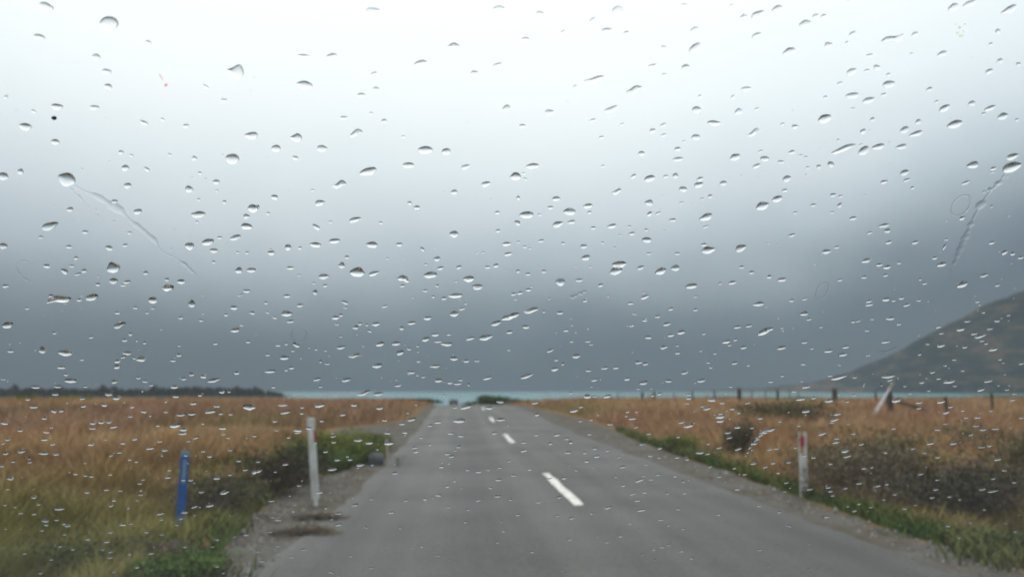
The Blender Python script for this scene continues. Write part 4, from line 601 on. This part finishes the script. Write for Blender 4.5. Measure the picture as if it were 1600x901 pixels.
(3,3): "340 12 62 18 14;535 10 36 14 8;425 65 55 16 10;430 42 42 12 5;585 77 40 14 8;483 118 58 26 12;498 153 58 14 14;55 105 42 12 12;12 110 44 12 12;33 195 40 14 10;130 190 40 12 3;230 148 38 12 5;285 160 34 14 5;172 100 30 10 5;392 200 30 12 8;63 257 30 12 8;115 317 36 12 8;262 358 50 14 8;377 347 40 12 5;390 372 36 10 5;485 352 34 12 3;405 398 30 10 3;690 337 44 14 12;745 327 32 12 5;600 228 36 12 3;650 222 28 10 3;737 130 28 14 5;908 104 40 12 12;1015 72 58 18 3;1160 72 52 18 10;1062 158 34 16 8;1385 88 36 12 8;1437 172 55 16 10;1480 240 36 14 3;955 263 44 12 8;1050 360 44 12 8;1027 410 40 12 8;1410 292 36 14 12;1408 370 80 14 10;1342 358 52 16 8;1540 315 34 12 8;795 390 34 12 8;853 478 34 16 3;543 492 36 14 14;570 450 32 10 5;500 465 24 12 0;1127 587 36 14 3;1195 660 34 10 8;1487 572 26 12 0;1547 623 28 14 0;1267 567 24 12 0;370 530 50 12 5;72 500 32 14 12;130 587 42 10 -3;105 372 34 10 3;570 322 44 12 8;1335 95 55 14 3;1270 18 40 12 14;1135 405 34 10 5;1200 422 24 12 3;980 132 34 10 3;1060 300 34 10 3;920 457 26 8 3;725 423 24 10 3;1355 485 26 10 3;645 470 30 10 3",
}
RD = []
for (i, j), s_ in DROPS.items():
    for e in s_.split(';'):
        e = e.split(); x, y, l_, h_, a_ = map(float, e[:5]); RD.append((i * 400 + x / 4, j * 225 + y / 4, max(l_ * .95, 14) / 4, max(h_ * .80, 8) / 4, a_, e[5] if len(e) > 5 else ''))
RD.sort(key=lambda r: -r[2] * r[3])
BIG, SMALL = RD[:298], RD[298:]
def hill_y(x): return np.interp(x, [1150, 1280, 1340, 1400, 1450, 1500, 1560, 1600], [612, 596, 577, 553, 529, 502, 473, 458])
def backdrop(x, y):
    if y > 606:
        col_ = 'left' if x < 640 else 'right'
        if y < 628: return 'the far treeline' if x < 430 else 'the lake strip'
        dy = y - 609; xl, xr = 715 - 1.30 / 1.2 * dy - 20 * (y < 660), 715 + 3.4 / 1.2 * dy
        if xl < x < xr: return 'the far part of the road' if y < 720 else 'the near grey road'
        if x < xl: return ('the left field beyond the posts' if y < 690 else ('the near left grass' if x < 300 else 'the left bank')) 
        return 'the right field' if y < 700 else 'the right bank'
    if x > 1280 and y > hill_y(x): return 'the dark hill'
    if y < 115: return 'white top sky'
    if y < 230: return 'brightest sky'
    if y < 350: return 'pale grey sky'
    if y < 470: return 'mid grey cloud'
    return 'darkest cloud'
def column(x, y):
    if y > 628: return ''
    for lim, s_ in ((200, ' near the left edge'), (400, ' above the blue post'), (640, ' above the leaning white post'), (840, ' above the road crest'), (1110, ' above the first fence posts'), (1350, ' above the red banded post')):
        if x < lim: return s_
    return ' above the hill side' if y < 560 else ' near the fence end'
def shape(r):
    q = r[2] / r[3]; sz = 'big' if r[2] > 21 else ('middling' if r[2] > 15.5 else 'small')
    k = {'h': 'humped', 'w': 'wavy', 'o': 'ragged'}.get(r[5]) or ('rounded' if q < 1.5 else ('oval' if q < 2.3 else 'flat'))
    return sz + ' ' + k
grp = {}
for k, r in enumerate(BIG): grp.setdefault((shape(r), backdrop(r[0], r[1]) + column(r[0], r[1])), []).append(k)
ORD = ['', 'second', 'third', 'fourth', 'fifth', 'sixth', 'seventh', 'eighth', 'ninth', 'tenth']
lab = {}
for (s_, bd), ks in grp.items():
    ks.sort(key=lambda k: BIG[k][0]); n_ = len(ks)
    for i, k in enumerate(ks):
        rank = '' if n_ == 1 else (', left of two' if i == 0 else ', right of two') if n_ == 2 else (', leftmost of %s' % ['three', 'four', 'five', 'six', 'seven', 'eight', 'nine', 'ten'][min(n_ - 3, 7)] if i == 0 else ', rightmost of its kind' if i == n_ - 1 else ', %s from left' % ORD[min(i, 9)])
        lab[k] = s_ + ' raindrop over ' + bd + rank
for k, r in enumerate(BIG):
    V, Fc, c0 = drop_geo(*r, np.random.default_rng(1000 + k)); o = mesh('raindrop', V - c0, Fc, wm_, smooth=True, loc=c0)
    o.data.polygons[len(o.data.polygons) - 1].use_smooth = False
    tag(o, lab[k], 'raindrop', 'raindrops on the windscreen')
AV, AF, nn = [], [], 0; g = np.random.default_rng(77)
for k, r in enumerate(SMALL):
    V, Fc, c0 = drop_geo(*r, g, nseg=14, nr=4); AV.append(V); AF += [tuple(i + nn for i in f) for f in Fc]; nn += len(V)
for k in range(420):                                              # specks of spray between the drops, thicker low on the glass
    x, y = g.uniform(0, 1600), 900 * g.random() ** .6; l_ = g.uniform(2.2, 4.5); V, Fc, c0 = drop_geo(x, y, l_, l_ * g.uniform(.35, .6), g.uniform(-5, 15), '', g, nseg=8, nr=3); AV.append(V); AF += [tuple(i + nn for i in f) for f in Fc]; nn += len(V)
k = 0
while k < 900:                                                    # the rest of the pane is just as wet
    x, y = g.uniform(-1500, 3000), g.uniform(-160, 1050)
    if -30 < x < 1630 and -20 < y < 920: continue
    u_, v_ = hit(x, y)
    if abs(u_) > .74 or not -.5 < v_ < .39: continue
    k += 1; l_ = float(np.clip(g.lognormal(2.15, .45), 3, 26)); V, Fc, c0 = drop_geo(x, y, l_, l_ * g.uniform(.35, .6), g.uniform(0, 18), '', g, nseg=12, nr=4); AV.append(V); AF += [tuple(i + nn for i in f) for f in Fc]; nn += len(V)
o = mesh('fine_raindrops', np.concatenate(AV), AF, wm_, smooth=True); tag(o, 'countless small raindrops and spray specks all over the wet glass', 'raindrops', kind='stuff')
def film(name, pts, wid, hgt, label, cat, grp_=None, closed=False):  # a low ridge of water along a line on the glass
    uv = np.array([hit(*p_) for p_ in pts]); s_ = np.linspace(0, 1, len(uv)); m_ = max(24, 7 * len(uv)) if not closed else 40
    S_ = np.linspace(0, 1, m_); U_ = np.stack([np.interp(S_, s_, uv[:, 0]), np.interp(S_, s_, uv[:, 1])], 1)
    for _ in range(2): U_[1:-1] = (U_[:-2] + 2 * U_[1:-1] + U_[2:]) / 4
    W_ = np.interp(S_, np.linspace(0, 1, len(wid)), wid) * (1 + .25 * noise2(S_ * 14, S_ * 0, 3) if closed else np.clip(.75 + 1.5 * noise2(S_ * 26, S_ * 0, len(pts) + 3, 3), .42, 1.6)); g = np.random.default_rng(len(label))
    T_ = np.gradient(U_, axis=0); T_ /= np.linalg.norm(T_, axis=1)[:, None] + 1e-9; Nn = np.stack([-T_[:, 1], T_[:, 0]], 1)
    V = []; cs = (-1, -.6, 0, .6, 1); hs = (0, .62, 1, .62, 0)
    for i in range(m_):
        sc = (1 if closed else min(1, 6 * min(S_[i], 1 - S_[i]) + .12)); w_ = W_[i] * sc
        V += [pane(U_[i, 0] + c_ * w_ * Nn[i, 0], U_[i, 1] + c_ * w_ * Nn[i, 1], .0004 + hgt * w_ * h_) for c_, h_ in zip(cs, hs)]
    B0 = len(V); V += [V[i * 5 + k] for i in range(m_) for k in (0, 4)]
    Fc = [(i * 5 + k, i * 5 + k + 1, i * 5 + k + 6, i * 5 + k + 5) for i in range(m_ - 1) for k in range(4)] + [(B0 + 2 * i + 1, B0 + 2 * i, B0 + 2 * i + 2, B0 + 2 * i + 3) for i in range(m_ - 1)]
    o = mesh(name, V, Fc, wm_, smooth=True); bm = bmesh.new(); bm.from_mesh(o.data); q_ = [f for f in bm.faces if f.index < 4 * (m_ - 1)]; dn = sum((f.normal.dot(Vector(EN)) for f in q_)); [f.normal_flip() for f in bm.faces if (f.normal.dot(Vector(EN)) > 0) != (f.index < 4 * (m_ - 1))]; 0 and bmesh.ops.recalc_face_normals(bm, faces=bm.faces); bm.to_mesh(o.data); bm.free(); return tag(o, label, cat, grp_)
def dropx(px, py, l_, h_, a_, kd, label, seed):
    V, Fc, c0 = drop_geo(px, py, l_, h_, a_, kd, np.random.default_rng(seed)); o = mesh('raindrop', V - c0, Fc, wm_, smooth=True, loc=c0); return tag(o, label, 'raindrop', 'raindrops on the windscreen')
dropx(104, 281, 28, 21, -25, '', 'largest raindrop at the left, heading the long water trail', 3)
dropx(1581, 262, 34, 14, 18, '', 'long raindrop at the right, heading the steep water trail', 4)
MM = .001
film('water_trail', [(112, 288), (130, 299), (150, 307), (172, 320), (190, 332), (203, 345), (222, 360), (240, 375), (252, 394), (275, 404), (290, 415), (305, 430), (322, 433)], [2.6 * MM, 2.2 * MM, 1.6 * MM, 1.1 * MM, .7 * MM], .065, 'long slanting water trail behind the largest raindrop at the left', 'water trail', 'water trails')
film('water_trail', [(104, 290), (120, 305), (140, 326), (160, 345)], [1 * MM, .6 * MM, .4 * MM], .065, 'faint side streak below the long left water trail', 'water trail', 'water trails')
film('water_trail', [(1574, 268), (1564, 284), (1552, 295), (1540, 310), (1530, 326), (1520, 345), (1513, 362), (1505, 380), (1497, 400), (1490, 415), (1484, 430)], [1.8 * MM, 1.6 * MM, 2.2 * MM, 2 * MM, 1.2 * MM], .065, 'steep water trail below the long raindrop at the right', 'water trail', 'water trails')
film('water_trail', [(1532, 303), (1545, 298), (1556, 293), (1563, 284)], [.8 * MM, 1.2 * MM, .6 * MM], .10, 'short bent streak joining the steep right water trail', 'water trail', 'water trails')
film('water_trail', [(890, 467), (905, 460), (918, 454)], [1.6 * MM, 1.6 * MM, 1 * MM], .06, 'faint short smear of water in the middle of the dark cloud', 'water trail', 'water trails')
film('water_trail', [(1370, 546), (1382, 551), (1392, 548), (1402, 543), (1412, 538)], [.5 * MM, .8 * MM, .4 * MM], .15, 'thin bent streak of water over the slope of the hill', 'water trail', 'water trails')
film('water_trail', [(688, 595), (700, 599), (712, 599), (724, 599)], [1.0 * MM, .7 * MM, .5 * MM], .2, 'little tail of water beside a drop above the distant car', 'water trail', 'water trails')
def ringf(cx, cyq, rx, ry, a_, a0, a1, wq, label):
    pts = [(cx + rx * math.cos(q_) * math.cos(a_) + ry * math.sin(q_) * math.sin(a_), cyq - rx * math.cos(q_) * math.sin(a_) + ry * math.sin(q_) * math.cos(a_)) for q_ in np.linspace(R(a0), R(a1), 24)]
    film('dried_drop_ring', pts, [wq * MM], .06, label, 'drop ring', 'dried drop rings', a1 - a0 >= 360)
ringf(1502, 322, 19, 12, R(50), 0, 360, .6, 'thin oval ring of a dried drop left of the steep right water trail')
ringf(467, 525, 12, 11, 0, 0, 360, .55, 'thin round ring of a dried drop above the left field skyline')
ringf(45, 425, 22, 13, R(-35), 20, 300, .55, 'thin open ring of a dried drop against the grey left cloud')
ringf(1285, 455, 15, 8, R(60), 0, 360, .5, 'faint oval ring of a dried drop above the red banded post')
ringf(32, 650, 26, 11, R(-15), 40, 290, .55, 'thin curved line of a dried drop over the far left field')
sp = MB(); c1 = None
for k, (x, y, l_, h_, a_) in enumerate(((1187, 681, 14, 4, 35), (1182, 686, 11, 6, 40), (1177, 692, 12, 5, 50), (1172, 699, 9, 4, 50), (1181, 693, 7, 4, 20), (1169, 707, 6, 3, 45), (1175, 703, 5, 3, 30), (1166, 712, 4, 2.5, 40), (1189, 677, 6, 3, 20))):
    V, Fc, c0 = drop_geo(x, y, l_, h_, a_, 'o', np.random.default_rng(400 + k), nseg=16); c1 = c0 if c1 is None else c1; sp.add(V - c1 + EN * .00002 * k, Fc)
o = sp.build('water_splash', wm_, smooth=True); o.location = c1; tag(o, 'ragged bright splash of water over the dark upright bush at the right', 'splash')
# marks left by insects
bug = noisy('dried_insect', (.05, .012, .006), (.12, .04, .02), 900, .6); beige = noisy('dried_smear', (.45, .38, .28), (.66, .60, .50), 400, .8); pink = mat('red_smear', (.55, .10, .08), .7)
for m_, c_, k_ in ((beige, (.80, .72, .58, 1), .45), (pink, (.85, .35, .32, 1), .4)):
    t = m_.node_tree; o_ = t.nodes['Material Output']; tl = N(t, 'ShaderNodeBsdfTranslucent'); tl.inputs[0].default_value = c_; tr = N(t, 'ShaderNodeBsdfTransparent'); q = N(t, 'ShaderNodeMixShader'); q.inputs[0].default_value = k_
    t.links.new(tl.outputs[0], q.inputs[1]); t.links.new(tr.outputs[0], q.inputs[2]); t.links.new(q.outputs[0], o_.inputs[0])
def blotch(name, px, py, l_, h_, a_, mt, label, hq=.06, seed=1, extra=()):
    V, Fc, c0 = drop_geo(px, py, l_, h_, a_, 'h' if extra else '', np.random.default_rng(seed), H=hq * .01, nseg=18); b = MB(); b.add(V - c0, Fc)
    for x, y, a1, b1, c1 in extra: V2, F2, _ = drop_geo(x, y, a1, b1, c1, 'o', np.random.default_rng(int(x)), H=.0003, nseg=12, nr=3); b.add(V2 - c0, F2)
    o = b.build(name, mt); o.location = c0; return tag(o, label, 'insect mark')
blotch('insect_splat', 84, 185.5, 9, 6, -10, bug, 'tiny dark brown round insect splat at the upper left of the glass', .12)
blotch('insect_splat', 1500, 44, 6, 4, 10, beige, 'beige speckled insect smear at the upper right of the glass', .05, 2, [(1502, 57, 8, 4, 10), (1497, 52, 6, 3, 20), (1508, 39, 4, 3, 0), (1506, 50, 3, 3, 0), (1494, 39, 3, 2, 0)])
blotch('insect_splat', 259, 134, 5, 5, -30, pink, 'small reddish insect smear with a tail near the top left', .05, 3, [(251, 121, 14, 1.4, -58)])
